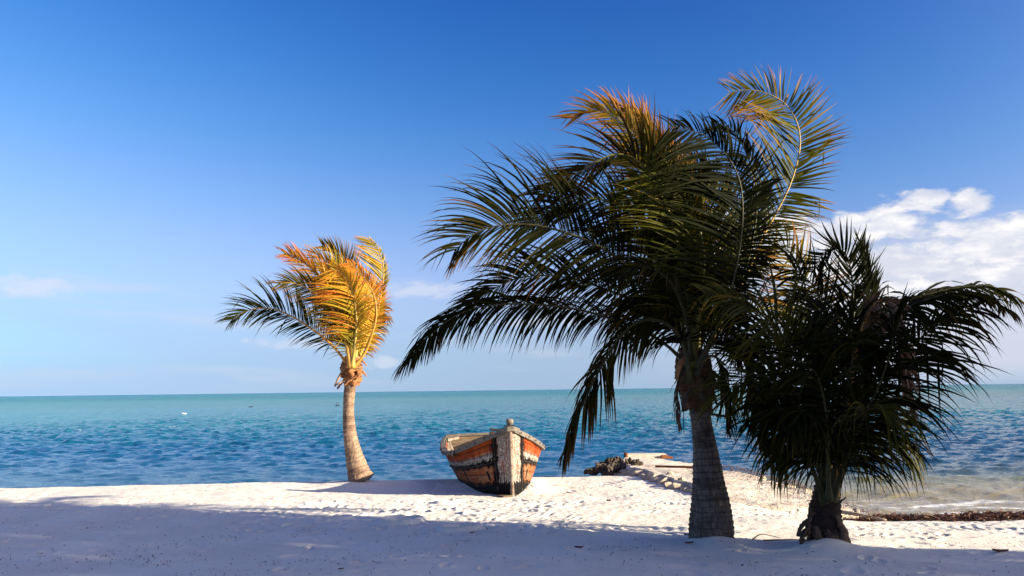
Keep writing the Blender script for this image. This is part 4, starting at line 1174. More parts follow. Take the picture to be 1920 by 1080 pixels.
def rock_mesh(name, seed, squash=(1, 1, 1), rough=0.35, sub=3):
    bm = bmesh.new()
    bmesh.ops.create_icosphere(bm, subdivisions=sub, radius=1.0)
    o3 = Vector((seed * 7.1, seed * 3.3, seed * 1.7))
    for v in bm.verts:
        p = v.co.copy()
        # cut towards a blocky form, then roughen
        q = Vector([math.copysign(abs(c_) ** 0.75, c_) for c_ in p])
        n_ = mnoise.fractal(p * 1.1 + o3, 0.8, 2.1, 4)
        v.co = Vector((q.x * squash[0], q.y * squash[1], q.z * squash[2])) * (1 + rough * n_)
    me = bpy.data.meshes.new(name)
    bm.to_mesh(me); bm.free()
    return me


rock_ms = []
for i in range(8):
    me = rock_mesh('stone', i + 1, (1, 0.8, 0.62), 0.40, 2)
    me.materials.append(LIME); rock_ms.append(me)
dark_ms = []
for i in range(5):
    me = rock_mesh('boulder', i + 20, (1, 0.8, 0.7), 0.75, 4)
    me.materials.append(LIME_D); dark_ms.append(me)
rr = random.Random(3)
jo = Vector((3.3, 15.0, 0))


def stone(me, x, y, z, s_, name='stone', parent=jetty):
    o = bpy.data.objects.new(name, me)
    C.objects.link(o)
    o.parent = parent
    o.location = Vector((x, y, z)) - jo
    o.rotation_euler = (rr.uniform(-.3, .3), rr.uniform(-.3, .3), rr.uniform(0, 6.28))
    o.scale = (s_ * rr.uniform(0.8, 1.3), s_ * rr.uniform(0.8, 1.2), s_ * rr.uniform(0.7, 1.1))
    return o


yy = 12.4
while yy < 17.3:                                     # block edging along the beach side
    xl = float(np.interp(yy, JY, JL))
    s_ = rr.uniform(0.07, 0.15) * (1.15 if yy > 13.5 else 0.8)
    stone(rr.choice(rock_ms), xl - 0.02 + rr.uniform(-.05, .05), yy, -0.02 + 0.03 * rr.random(), s_)
    if rr.random() < 0.55:
        stone(rr.choice(rock_ms), xl - 0.14 + rr.uniform(-.06, .04), yy + 0.06, -0.07, s_ * 0.6)
    if rr.random() < 0.35:
        stone(rr.choice(rock_ms), xl + 0.16 + rr.uniform(-.05, .1), yy, 0.11, s_ * 0.45)
    yy += s_ * rr.uniform(1.2, 1.9)
yy = 11.9
while yy < 19.0:                                     # loose rubble on the sea side
    xr = float(np.interp(yy, JY, JR))
    s_ = rr.uniform(0.03, 0.085)
    stone(rr.choice(rock_ms), xr - 0.05 + rr.uniform(-.14, .10), yy, (-0.02 if yy > 13 else -0.12) + 0.02 * rr.random(), s_)
    yy += s_ * rr.uniform(1.5, 3.0)
# end slab of old concrete with rusty reinforcement
b = MB(); b.box((0, 0, 0), (0.86, 0.38, 0.09)); b.box((-0.1, -0.24, -0.03), (0.5, 0.12, 0.06)); sl = b.build('concrete_slab', CONC, jetty, False, 0.015)
sl.location = Vector((2.88, 18.95, 0.13)) - jo; sl.rotation_euler = (0.02, 0, -0.04)
b = MB(); b.box((0.0, 0, 0), (0.16, 0.10, 0.07)); b.box((0.13, 0.02, -0.02), (0.10, 0.08, 0.05)); sl = b.build('rusty_bracket', RUST, jetty, False, 0.008)
sl.location = Vector((3.24, 18.68, 0.13)) - jo
b = MB(); b.box((0, 0, 0), (0.05, 0.30, 0.16)); sl = b.build('rusty_bracket', RUST, jetty, False, 0.006)
sl.location = Vector((2.42, 18.8, 0.14)) - jo
b = MB(); b.tube([(0, 0, 0), (0.5, -0.35, 0.012), (1.0, -0.7, 0.0)], 0.022, 6); sl = b.build('loose_pipe', RUST, jetty, True)
sl.location = Vector((2.62, 16.1, 0.16)) - jo
# dark boulders at the foot of the jetty, each lies loose
for i, (px, py, Y, s_, lab) in enumerate((
        (1112, 881, 17.3, 0.13, 'flat dark boulder at the beach edge, outermost of the pile beside the jetty'),
        (1128, 876, 17.3, 0.15, 'low dark boulder second from the outer end of the pile beside the jetty'),
        (1143, 867, 17.6, 0.14, 'rounded brown boulder standing highest on the pile beside the jetty'),
        (1147, 878, 17.1, 0.17, 'large black boulder low in the middle of the pile beside the jetty'),
        (1165, 873, 17.2, 0.16, 'black boulder tucked against the beach side blocks of the jetty'),
        (1161, 863, 17.9, 0.10, 'small brown boulder behind the highest one of the pile'),
        (1180, 869, 17.3, 0.12, 'brown pitted boulder where the pile meets the jetty blocks'),
        (1192, 872, 16.9, 0.11, 'pale brown boulder at the inner end of the pile on the jetty edge'))):
    p = at(px, py, Y)
    o = bpy.data.objects.new('boulder', dark_ms[i % 5]); C.objects.link(o)
    o.location = (p[0], p[1], p[2] - 0.02); o.rotation_euler = (0.2 * i, 0.1 * i, 1.3 * i)
    o.scale = (s_ * 1.1, s_ * 0.9, s_ * 0.78)
    tag(o, lab, 'boulder', 'dark boulders beside the jetty')

# ------------------------------------------------------------------ ribbons (seaweed, flecks)
def ribbons(n, place, Lr, wr_, seed, hump=0.3):
    rg = np.random.default_rng(seed)
    x, y, z = place(rg, n)
    K = 4
    L = rg.uniform(*Lr, n); wd = rg.uniform(*wr_, n); a = rg.uniform(0, 6.28, n)
    d = np.stack([np.cos(a), np.sin(a), np.zeros(n)], 1)
    bend = rg.normal(0, 0.8, n)
    p = np.stack([x, y, z], 1); rows = []
    up = np.array([0, 0, 1.0])
    for j in range(K):
        f = j / (K - 1)
        aa = a + bend * f
        dd = np.stack([np.cos(aa), np.sin(aa), (rg.normal(0, hump, n))], 1)
        sd = np.stack([-np.sin(aa), np.cos(aa), rg.normal(0, 0.6, n)], 1)
        w_ = (wd * (1 - 0.6 * abs(2 * f - 1)))[:, None] / 2
        rows.append(np.stack([p - sd * w_, p + sd * w_], 1))
        p = p + dd * (L / (K - 1))[:, None]
    V_ = np.stack(rows, 1).reshape(-1, 3)
    base = (np.arange(n) * K * 2)[:, None] + (np.arange(K - 1) * 2)[None]
    Fq = np.stack([base, base + 1, base + 3, base + 2], 2).reshape(-1, 4)
    return V_, Fq, np.repeat(rg.random(n), K * 2)


def weed_material():
    m, k, out = new_mat('dry_seaweed')
    a = k.n('ShaderNodeAttribute', attribute_name='tone')
    col = k.ramp(a.outputs['Fac'], [(0.0, (0.020, 0.008, 0.005)), (0.5, (0.07, 0.022, 0.012)), (0.85, (0.17, 0.060, 0.026)), (0.98, (0.42, 0.30, 0.19))])
    principled(k, out, col, 0.7, None, 0.25)
    return m


WEED = weed_material()


def weed_place(rg, n):
    x = rg.uniform(4.35, 13.0, n)
    t = rg.beta(1.6, 1.6, n)
    lo = 11.15 + 0.35 * fbm(x * 0.8, x * 0, 120, 3) + 0.35 * sst(x, 6.0, 4.3); hi = 12.25 + 0.3 * fbm(x * 0.7, x * 0 + 4, 124, 3)
    y = lo + (hi - lo) * t
    h = 0.07 * (0.55 + 0.9 * np.clip(fbm(x * 1.6, y * 2.2, 128, 3) + 0.5, 0, 1.2)) * np.sin(np.clip(t, 0, 1) * np.pi) * (0.5 + 0.5 * sst(x, 4.4, 5.2))
    z = ground_height(x, y) + h * rg.random(n) ** 0.4
    return x, y, z


V_, Fq, tn = ribbons(36000, weed_place, (0.04, 0.15), (0.005, 0.018), 130, 0.35)
o = mesh_np('seaweed', V_, Fq, None, WEED, True, {'tone': tn})
tag(o, 'long bank of dark red brown dried seaweed along the waterline on the right', 'seaweed', kind='stuff')


def fleck_place(rg, n):
    y = 6.8 + 9.6 * rg.random(n) ** 1.2
    x = rg.uniform(-1, 1, n) * (0.64 * y + 0.5)
    keep = ((y < 10.9) | (x < 2.6)) & (vnoise(x * .8, y * .8, 133) > -0.25 - 0.2 * rg.random(n))
    x = x[keep]; y = y[keep]
    x = np.concatenate([x, np.full(n - len(x), x[0])]); y = np.concatenate([y, np.full(n - len(y), y[0])])
    # clusters
    cl = rg.integers(0, 40, n); cx = rg.uniform(-5, 6, 40); cy = rg.uniform(6.9, 10.0, 40)
    m_ = rg.random(n) < 0.25
    x = np.where(m_, cx[cl] + rg.normal(0, 0.22, n), x); y = np.where(m_, cy[cl] + rg.normal(0, 0.12, n), y)
    return x, y, ground_height(x, y) + 0.004


V_, Fq, tn = ribbons(4000, fleck_place, (0.006, 0.034), (0.003, 0.012), 131, 0.5)
o = mesh_np('seaweed_flecks', V_, Fq, None, WEED, True, {'tone': tn * 0.8})
tag(o, 'tiny dark flecks of dry seaweed strewn over the raked sand', 'flecks', kind='stuff')


def jdebris_place(rg, n):
    y = rg.uniform(11.0, 16.5, n)
    re_ = np.interp(y, JY, JR)
    x = re_ - np.abs(rg.normal(0.1, 0.25, n))
    x = np.where(rg.random(n) < 0.3, rg.uniform(3.0, 4.4, n), x)
    z = np.interp(y, [11, 12, 13.5, 16.5], [-0.06, -0.02, 0.09, 0.13]) + 0.02 * rg.random(n)
    return x, y, z


V_, Fq, tn = ribbons(1500, jdebris_place, (0.02, 0.09), (0.004, 0.016), 132, 0.3)
o = mesh_np('plant_litter', V_, Fq, None, WEED, True, {'tone': 0.35 + 0.65 * tn})
tag(o, 'brown leaf and weed litter scattered on the sandy jetty edge', 'litter', kind='stuff')

# single sticks and leaves on the sand
def stick(px, py, pts, r, mat, label, cat='stick', name='stick', grp=None):
    Yq = (1.6 - 0.0) * F / (py - (743 - 24 * px / 1920))
    x = (px - 960) / F * Yq
    z = gz(x, Yq)
    o_ = np.array((x, Yq, z))
    mb = MB()
    pts = np.array(pts, float)
    C2, _ = catmull(pts, 14)
    mb.tube(C2, np.linspace(r, r * 0.45, 14), 6)
    o = mb.build(name, mat, None, True)
    o.location = o_
    tag(o, label, cat, grp)
    return o


TWIG = plain_mat('dark_twig', (0.04, 0.025, 0.018), (0.10, 0.06, 0.04), 20, 0.9, 0.002)
stick(1455, 1004, [(-0.22, 0.08, 0.01), (-0.05, 0.04, 0.02), (0.1, -0.02, 0.03), (0.28, -0.06, 0.01)], 0.008, TWIG, 'thin curved dark twig on the sand between the two nearer palms')
stick(1408, 998, [(-0.1, -0.04, 0.005), (0, 0.0, 0.05), (0.12, 0.02, 0.03), (0.2, 0.0, 0.01)], 0.007, TWIG, 'short forked twig at the foot of the tallest palm trunk')
stick(1296, 998, [(-0.16, 0.02, 0.03), (0, 0.0, 0.02), (0.12, -0.03, 0.01)], 0.008, TWIG, 'dark twig poking out left of the tallest palm foot')
stick(1592, 944, [(-0.20, 0.22, 0.10), (0.0, 0.05, 0.08), (0.26, -0.18, 0.04)], 0.03, WOODG, 'pale driftwood branch leaning against the start of the seaweed bank', 'driftwood', 'driftwood')
DRY = plain_mat('dry_leaf_brown', (0.10, 0.035, 0.02), (0.20, 0.08, 0.04), 20, 0.8, 0.002)


def dry_leaf(px, py, L_, ang, label, mat=DRY):
    Yq = 1.6 * F / (py - (743 - 24 * px / 1920)); x = (px - 960) / F * Yq
    rows = []
    for i in range(8):
        f = i / 7
        w_ = L_ * 0.26 * math.sin(math.pi * min(f * 0.96 + 0.02, 1))
        for j in (-1, -0.5, 0, 0.5, 1):
            lx = (f - 0.5) * L_; ly = j * w_
            lz = 0.012 + 0.12 * L_ * (abs(j) ** 2) + 0.35 * L_ * (f - 0.5) ** 2
            rows.append((x + lx * math.cos(ang) - ly * math.sin(ang), Yq + lx * math.sin(ang) + ly * math.cos(ang), lz))
    rows = np.array(rows); rows[:, 2] += gz(x, Yq)
    o_ = (x, Yq, gz(x, Yq))
    ob = mesh_np('dry_leaf', rows, grid_faces(5, 8), None, mat, True, None, o_)
    ob.location = o_
    md = ob.modifiers.new('thickness', 'SOLIDIFY'); md.thickness = 0.003
    tag(ob, label, 'leaf', 'dry leaves lying on the sand')


dry_leaf(1277, 1011, 0.10, 0.3, 'reddish brown dry leaf on sand just left of the tallest palm foot')
dry_leaf(1076, 1023, 0.09, -0.2, 'brown curled dry leaf alone on the shaded sand below the boat')
dry_leaf(882, 994, 0.06, 0.1, 'small reddish leaf at the edge of the sunlit footprints')
dry_leaf(1372, 1046, 0.05, 1.0, 'small dark leaf on shaded sand between palm foot and frame bottom')
dry_leaf(643, 1055, 0.05, 0.4, 'small red brown leaf on the shaded raked sand at lower left')
dry_leaf(1843, 1024, 0.14, -0.3, 'long brown leaf scrap on shaded sand below the seaweed bank')

# ------------------------------------------------------------------ the wooden boat
def boat_paint(name, inside=False):
    """u along the plank in metres, v from chine (0) to gunwale (1)"""
    m, k, out = new_mat(name)
    uv = k.n('ShaderNodeUVMap')
    sp = k.n('ShaderNodeSeparateXYZ'); k.l(uv.outputs[0], sp.inputs[0])
    u, v = sp.outputs[0], sp.outputs[1]
    U = uv.outputs[0]
    big_ = k.noise(k.vmul(U, (3.0, 2.2, 1)), 1.0, 5, 0.6)
    strk = k.noise(k.vmul(U, (34.0, 2.0, 1)), 1.0, 4, 0.65)      # vertical runs
    grain = k.noise(k.vmul(U, (14.0, 60.0, 1)), 1.0, 4, 0.6)
    fineN = k.noise(k.vmul(U, (30.0, 26.0, 1)), 1.0, 4, 0.65)
    orange = k.mix(k.step(big_, 0.35, 0.65), (0.20, 0.028, 0.005), (0.31, 0.062, 0.010))
    white = k.mix(k.step(fineN, 0.4, 0.65), (0.17, 0.13, 0.10), (0.46, 0.42, 0.36))
    brown = k.mix(k.step(grain, 0.4, 0.6), (0.05, 0.018, 0.008), (0.13, 0.050, 0.020))
    wv_ = k.math('ADD', v, k.math('MULTIPLY', k.math('SUBTRACT', strk, 0.5), 0.30))
    # upper half: orange top, white below it; lower half: weathered tan with orange stains
    upw = k.step(wv_, 0.74, 0.67)
    col = k.mix(upw, orange, white)
    lowc = k.mix(k.step(k.math('ADD', big_, k.math('MULTIPLY', grain, 0.25)), 0.52, 0.72), (0.25, 0.105, 0.040), orange)
    lowc = k.mix(k.math('MULTIPLY', k.step(fineN, 0.52, 0.68), 0.55), lowc, white)
    lower = k.step(k.math('ADD', v, k.math('MULTIPLY', k.math('SUBTRACT', fineN, 0.5), 0.12)), 0.56, 0.50)
    col = k.mix(lower, col, lowc)
    bow = k.step(k.math('ADD', u, k.math('MULTIPLY', k.math('SUBTRACT', fineN, 0.5), 0.05)), 0.315, 0.285)
    bowc = k.mix(k.step(k.math('ADD', strk, k.math('MULTIPLY', big_, 0.5)), 0.74, 0.88), white, orange)
    col = k.mix(bow, col, bowc)
    # bare wood scars
    col = k.mix(k.math('MULTIPLY', k.step(strk, 0.54, 0.64), 0.85), col, brown)
    col = k.mix(k.math('MULTIPLY', k.step(k.noise(k.vmul(U, (5, 9, 1)), 1.0, 6, 0.7), 0.52, 0.66), 0.7), col, (0.085, 0.038, 0.018))
    if not inside:
        lump = k.noise(k.vmul(U, (4.5, 3.0, 1)), 1.0, 5, 0.7)
        rag = k.math('ADD', k.math('MULTIPLY', k.math('SUBTRACT', strk, 0.5), 0.26), k.math('ADD', k.math('MULTIPLY', k.math('SUBTRACT', fineN, 0.5), 0.16), k.math('MULTIPLY', k.math('SUBTRACT', lump, 0.5), 0.22)))
        band = k.math('ABSOLUTE', k.math('ADD', k.math('SUBTRACT', v, 0.545), rag))
        band2 = k.math('MULTIPLY', k.step(band, 0.072, 0.050), k.step(u, 0.30, 0.34))
        bot = k.step(k.math('ADD', v, k.math('MULTIPLY', rag, 1.3)), 0.21, 0.175)
        sru = k.math('ADD', k.math('SUBTRACT', u, 0.335), k.math('ADD', k.math('MULTIPLY', k.math('SUBTRACT', k.noise(k.vmul(U, (10, 8, 1)), 1.0, 6, 0.75), 0.5), 0.24), k.math('MULTIPLY', k.step(v, 0.6, 0.05), 0.0)))
        seam = k.step(k.math('ABSOLUTE', k.math('ADD', sru, k.math('MULTIPLY', k.math('SUBTRACT', k.noise(k.vmul(U, (40, 5, 1)), 1.0, 5, 0.75), 0.5), 0.22))), 0.075, 0.058)
        drip = k.math('MULTIPLY', k.step(strk, 0.57, 0.62), k.math('MULTIPLY', k.step(v, 0.78, 0.60), k.step(v, 0.47, 0.52)))
        drip = k.math('MULTIPLY', drip, k.step(u, 0.3, 0.34))
        bdrip = k.math('MULTIPLY', k.math('MULTIPLY', k.step(k.math('ADD', strk, k.math('MULTIPLY', v, -0.35)), 0.43, 0.47), k.step(v, 0.55, 0.30)), k.step(u, 0.40, 0.34))
        pl = k.noise(k.vmul(U, (26, 16, 1)), 1.0, 5, 0.75)
        flk = k.math('MULTIPLY', k.step(pl, 0.56, 0.62), k.step(k.math('ABSOLUTE', k.math('SUBTRACT', u, 0.30)), 0.20, 0.05))
        bdrip = k.math('MAXIMUM', bdrip, k.math('MULTIPLY', flk, 0.9))
        side_s = k.step(k.math('ABSOLUTE', k.math('ADD', k.math('SUBTRACT', u, 1.42), k.math('MULTIPLY', rag, 0.4))), 0.045, 0.025)
        side_s = k.math('MULTIPLY', side_s, k.step(v, 0.56, 0.52))
        scar = k.math('MULTIPLY', k.step(k.math('ABSOLUTE', k.math('ADD', k.math('SUBTRACT', u, 0.53), k.math('MULTIPLY', k.math('SUBTRACT', v, 0.3), -0.35))), 0.036, 0.024),
                      k.step(k.math('ABSOLUTE', k.math('SUBTRACT', v, 0.32)), 0.095, 0.075))
        tar = k.math('MAXIMUM', band2, bot); tar = k.math('MAXIMUM', tar, seam)
        tar = k.math('MAXIMUM', tar, k.math('MULTIPLY', drip, 0.9)); tar = k.math('MAXIMUM', tar, bdrip)
        tar = k.math('MAXIMUM', tar, side_s); tar = k.math('MAXIMUM', tar, scar)
        col = k.mix(tar, col, (0.005, 0.0045, 0.004))
    bm_ = k.bump(grain, 0.5, 0.004, k.bump(fineN, 0.7, 0.005))
    principled(k, out, col, 0.8, bm_, 0.12)
    return m


PAINT = boat_paint('peeling_boat_paint')
PAINT_IN = boat_paint('inside_boat_paint', True)
RAILW = plain_mat('weathered_rail_wood', (0.07, 0.058, 0.046), (0.20, 0.17, 0.14), 6, 0.85, 0.004, (1, 6, 6))
PLANKW = plain_mat('old_plank_wood', (0.09, 0.058, 0.036), (0.21, 0.15, 0.10), 5, 0.85, 0.004, (1, 5, 5))
BLACKM = plain_mat('black_iron', (0.012, 0.010, 0.010), (0.04, 0.03, 0.025), 10, 0.6, 0.002)
STONEW = plain_mat('bleached_post_wood', (0.09, 0.072, 0.055), (0.26, 0.23, 0.19), 9, 0.9, 0.006)
WHITEP = plain_mat('worn_white_paint', (0.13, 0.06, 0.035), (0.34, 0.29, 0.24), 9, 0.8, 0.003)

BL = 4.0
tb = np.array([0, .015, .04, .08, .13, .20, .30, .42, .56, .72, .88, 1.0])
bg_ = np.array([.028, .075, .165, .295, .435, .585, .73, .81, .83, .81, .74, .65])        # half beam at the gunwale
bc_ = np.array([.020, .055, .125, .225, .32, .395, .46, .50, .55, .54, .50, .44])        # half beam at the chine
zg_ = np.array([1.04, 1.015, .975, .915, .84, .755, .665, .615, .60, .63, .70, .77])  # sheer
zc_ = np.array([.02, .02, .015, .01, .005, .0, .0, .0, .01, .03, .07, .12])


def hull(t, v, side, inset=0.0):
    """point on the side shell; t 0 stem .. 1 transom, v 0 chine .. 1 gunwale"""
    t = np.asarray(t, float); v = np.asarray(v, float)
    hb = np.interp(t, tb, bg_); hc = np.interp(t, tb, bc_); a = np.interp(t, tb, zg_); c = np.interp(t, tb, zc_)
    w_ = hc + (hb - hc) * (v + 0.28 * v * (1 - v))
    rake = -0.02 * v * sst(t, 0.06, 0.0)
    return np.stack([side * (w_ - inset), t * BL + rake + inset * 0.6 * sst(t, 0.10, 0.0), c + (a - c) * v], -1)


_tt = np.linspace(0, 1, 400)
_hp = hull(_tt, np.full(400, 0.8), 1)
_arc = np.concatenate([[0], np.cumsum(np.linalg.norm(np.diff(_hp, axis=0), axis=1))])
ARC = lambda t: np.interp(t, _tt, _arc)
TOF = lambda a: np.interp(a, _arc, _tt)

boat = empty('rowing_boat', (0, 0, 0))
tag(boat, 'old beached wooden boat with peeling orange and white paint and black tar seams', 'boat')


def strake(name, side, u0, u1, v0, v1, mat, th=0.022, proud=0.0, nu=None, nv=6):
    """one bent plank: outer and inner face with thickness; u in metres along the hull"""
    nu = nu or max(6, int((u1 - u0) / 0.05))
    us = np.linspace(u0, u1, nu); vv = np.linspace(v0, v1, nv)
    Ug, Vg = np.meshgrid(us, vv, indexing='ij')
    t = TOF(Ug)
    out_ = hull(t, Vg, side, -proud).reshape(-1, 3)
    inn = hull(t, Vg, side, th).reshape(-1, 3)
    n_ = nu * nv
    vs_ = [tuple(p) for p in out_] + [tuple(p) for p in inn]
    fs = []
    for i in range(nu - 1):
        for j in range(nv - 1):
            a = i * nv + j
            q = (a, a + nv, a + nv + 1, a + 1)
            r_ = (a + n_, a + 1 + n_, a + nv + 1 + n_, a + nv + n_)
            if side < 0: q = q[::-1]; r_ = r_[::-1]
            fs.append(q); fs.append(r_)
    def edge(seq):
        for a, b2 in zip(seq[:-1], seq[1:]):
            fs.append((a, b2, b2 + n_, a + n_))
    edge([i * nv for i in range(nu)]); edge([i * nv + nv - 1 for i in range(nu)])
    edge([j for j in range(nv)]); edge([(nu - 1) * nv + j for j in range(nv)])
    me = bpy.data.meshes.new(name)
    me.from_pydata(vs_, [], fs); me.update()
    uvl = me.uv_layers.new(name='UVMap')
    uvs = np.concatenate([np.stack([Ug.ravel() + (7.3 if side > 0 and False else 0), Vg.ravel()], 1)] * 2)
    li = np.zeros(len(me.loops), np.int32); me.loops.foreach_get('vertex_index', li)
    uvl.data.foreach_set('uv', uvs[li].astype(np.float32).ravel())
    me.polygons.foreach_set('use_smooth', np.array([len(p.vertices) == 4 and i < 2 * (nu - 1) * (nv - 1) for i, p in enumerate(me.polygons)]))
    bmx = bmesh.new(); bmx.from_mesh(me); bmesh.ops.recalc_face_normals(bmx, faces=bmx.faces); bmx.to_mesh(me); bmx.free()
    return link(name, me, boat, mat)


UL = float(_arc[-1])
vcuts = [0.0, 0.175, 0.36, 0.535, 0.70, 0.86, 0.975]
for side in (-1, 1):
    # upright bow boards either side of the stem
    for (ua, ub) in ((0.0, 0.155), (0.158, 0.325)):
        strake('bow_plank', side, ua, ub, 0.0, 0.975, PAINT, 0.024, 0.002, 8, 14)
    for i in range(6):
        j1 = 1.9 + 0.3 * ((i * 7) % 5 - 2) / 2
        strake('plank', side, 0.333, j1 - 0.003, vcuts[i] + 0.002, vcuts[i + 1] - 0.003, PAINT, 0.022, 0.0015 * (i % 3), 26, 4)
        strake('plank', side, j1 + 0.003, UL, vcuts[i] + 0.002, vcuts[i + 1] - 0.003, PAINT, 0.022, 0.0012 * ((i + 1) % 3), 26, 4)
    # inner skin, seen over the rail on the far side
    sk = strake('ceiling_board', side, 0.02, UL - 0.02, 0.02, 0.93, PAINT_IN, 0.030, -0.026, 50, 6)
    # tar-caulked seams: lumpy raised beads
    def bead(u_, v_, r_, seed, nm='tar_seam'):
        rg = np.random.default_rng(seed)
        pts = hull(TOF(np.array(u_)), np.array(v_), side, -0.006)
        mb = MB(); mb.tube(pts, r_ * (0.75 + 0.9 * rg.normal(0, 0.6, len(pts)).clip(-0.8, 2.2)), 7)
        return mb.build(nm, BLACKM, boat, True)
    bead(np.linspace(0.329, 0.329, 26), np.linspace(0.03, 0.96, 26), 0.012, 5 + side)
    bead(np.linspace(0.34, UL * 0.6, 60), 0.537 + 0.004 * np.sin(np.arange(60)), 0.012, 9 + side)

# bottom
tt = np.linspace(0, 1, 30)
Lb = hull(tt, np.zeros(30), -1); Rb = hull(tt, np.zeros(30), 1)
vs_ = []
for a, c in zip(Lb, Rb): vs_ += [a + [0, 0, 0.01], c + [0, 0, 0.01], c + [0, 0, -0.03], a + [0, 0, -0.03]]
fs = []
for i in range(29):
    for j in range(4):
        fs.append((i * 4 + j, i * 4 + (j + 1) % 4, i * 4 + 4 + (j + 1) % 4, i * 4 + 4 + j))
b = MB(); b.add(vs_, fs); b.build('bottom', BLACKM, boat)
# bottom boards inside
for i in range(5):
    x_ = -0.36 + 0.18 * i
    b = MB(); b.box((x_, 2.3, 0.10), (0.165, 3.0, 0.02)); b.build('floorboard', PLANKW, boat, False, 0.003)


def rail(side, t0_, t1_, w_in=0.03, w_out=0.045, h=0.07, name='gunwale', dz=0.0, mat=RAILW, n_=30):
    tr = np.linspace(t0_, t1_, n_)
    P_ = hull(tr, np.ones(n_), side); Tn = nrm(np.gradient(P_, axis=0))
    S_ = nrm(np.cross(Tn, np.array([0, 0, 1.0]))) * (1 if side > 0 else -1)
    if S_[n_ // 2][0] * side < 0: S_ = -S_
    rg = np.random.default_rng(int(t0_ * 100) + side + 5)
    wob = 1 + 0.06 * rg.normal(0, 1, n_)
    vs_ = []; 
    for i in range(n_):
        p = P_[i] + np.array([0, 0, dz])
        s_ = S_[i] * np.array([1, 1, 0])
        vs_ += [p - s_ * w_in + [0, 0, 0.012], p + s_ * w_out * wob[i] + [0, 0, 0.004], p + s_ * w_out * wob[i] + [0, 0, -h * wob[i]], p + s_ * 0.008 + [0, 0, -h], p - s_ * w_in + [0, 0, -h * 0.4]]
    fs = []
    for i in range(n_ - 1):
        for j in range(5):
            fs.append((i * 5 + j, i * 5 + (j + 1) % 5, i * 5 + 5 + (j + 1) % 5, i * 5 + 5 + j))
    fs.append((0, 1, 2, 3, 4)); fs.append(tuple((n_ - 1) * 5 + j for j in (4, 3, 2, 1, 0)))
    b = MB(); b.add(vs_, fs); o = b.build(name, mat, boat, False, 0.006)
    bmx = bmesh.new(); bmx.from_mesh(o.data); bmesh.ops.recalc_face_normals(bmx, faces=bmx.faces); bmx.to_mesh(o.data); bmx.free()
    return o


for side in (-1, 1):
    g1 = rail(side, 0.002, 0.30); g2 = rail(side, 0.302, 0.66, h=0.066); g3 = rail(side, 0.662, 1.0, h=0.062)
    rail(side, 0.05, 0.98, 0.058, -0.032, 0.045, 'inwale', -0.012)
    # repair plate at the widest part
    for tq in np.concatenate([np.linspace(0.03, 0.34, 7), np.linspace(0.42, 0.95, 7)]):
        p = hull(np.array([tq]), np.array([1.0]), side)[0] + np.array([side * 0.028 * min(1, tq * 8), 0, 0.008])
        b = MB(); b.tube([p, p + [0, 0, 0.010]], 0.011, 8); b.build('bolt', BLACKM, boat)
        pp = hull(np.array([tq]), np.array([0.955]), side)[0] + np.array([side * 0.055, -0.03, 0.0])
        b = MB(); b.tube([pp, pp + [side * 0.008, -0.008, 0]], 0.011, 8); b.build('bolt', BLACKM, boat)
p = hull(np.array([0.30]), np.array([0.90]), -1)[0]
b = MB(); b.box((0, 0, 0), (0.02, 0.16, 0.06)); o = b.build('repair_plate', WHITEP, boat, False, 0.004)
o.location = p + np.array([-0.062, -0.02, 0.0]); o.rotation_euler = (0, 0, -0.35)
for dy in (-0.045, 0.0, 0.045):
    b = MB(); b.tube([(-0.012, dy, 0), (-0.02, dy, 0)], 0.008, 8); q = b.build('bolt', BLACKM, boat); q.location = o.location; q.rotation_euler = o.rotation_euler

# stem: post, cap block, plate, worn knob
b = MB()
b.add([(-.016, -.03, -.05), (.016, -.03, -.05), (.05, .07, -.05), (-.05, .07, -.05), (-.016, -.05, 1.08), (.016, -.05, 1.08), (.05, .07, 1.08), (-.05, .07, 1.08)],
      [(0, 1, 5, 4), (1, 2, 6, 5), (2, 3, 7, 6), (3, 0, 4, 7), (4, 5, 6, 7), (3, 2, 1, 0)])
st = b.build('stem', WHITEP, boat, False, 0.008)
b = MB(); b.add([(-.055, -.075, .985), (.055, -.075, .985), (.17, .08, .95), (0, .20, .96), (-.17, .08, .95), (-.055, -.07, 1.06), (.055, -.07, 1.06), (.17, .08, 1.02), (0, .20, 1.03), (-.17, .08, 1.02)],
               [(0, 1, 6, 5), (1, 2, 7, 6), (2, 3, 8, 7), (3, 4, 9, 8), (4, 0, 5, 9), (5, 6, 7, 8, 9), (4, 3, 2, 1, 0)])
b.build('breasthook', RAILW, boat, False, 0.008)
b = MB(); b.box((-0.01, 0.0, 1.07), (0.17, 0.11, 0.016)); b.build('iron_plate', BLACKM, boat, False, 0.003)
bm = bmesh.new(); bmesh.ops.create_icosphere(bm, subdivisions=3, radius=1)
for v in bm.verts:
    q = v.co; f = 1 + 0.13 * mnoise.fractal(q * 1.6 + Vector((3, 1, 2)), 0.8, 2, 3)
    zq = q.z
    wq = 0.062 * (1 - 0.25 * max(0, -zq))
    v.co = Vector((math.copysign(abs(q.x) ** 0.8, q.x) * wq * f * 0.88, math.copysign(abs(q.y) ** 0.8, q.y) * wq * f, math.copysign(abs(zq) ** 0.7, zq) * 0.052 * f + 1.128))
me = bpy.data.meshes.new('knob'); bm.to_mesh(me); bm.free(); link('knob', me, boat, STONEW, True)

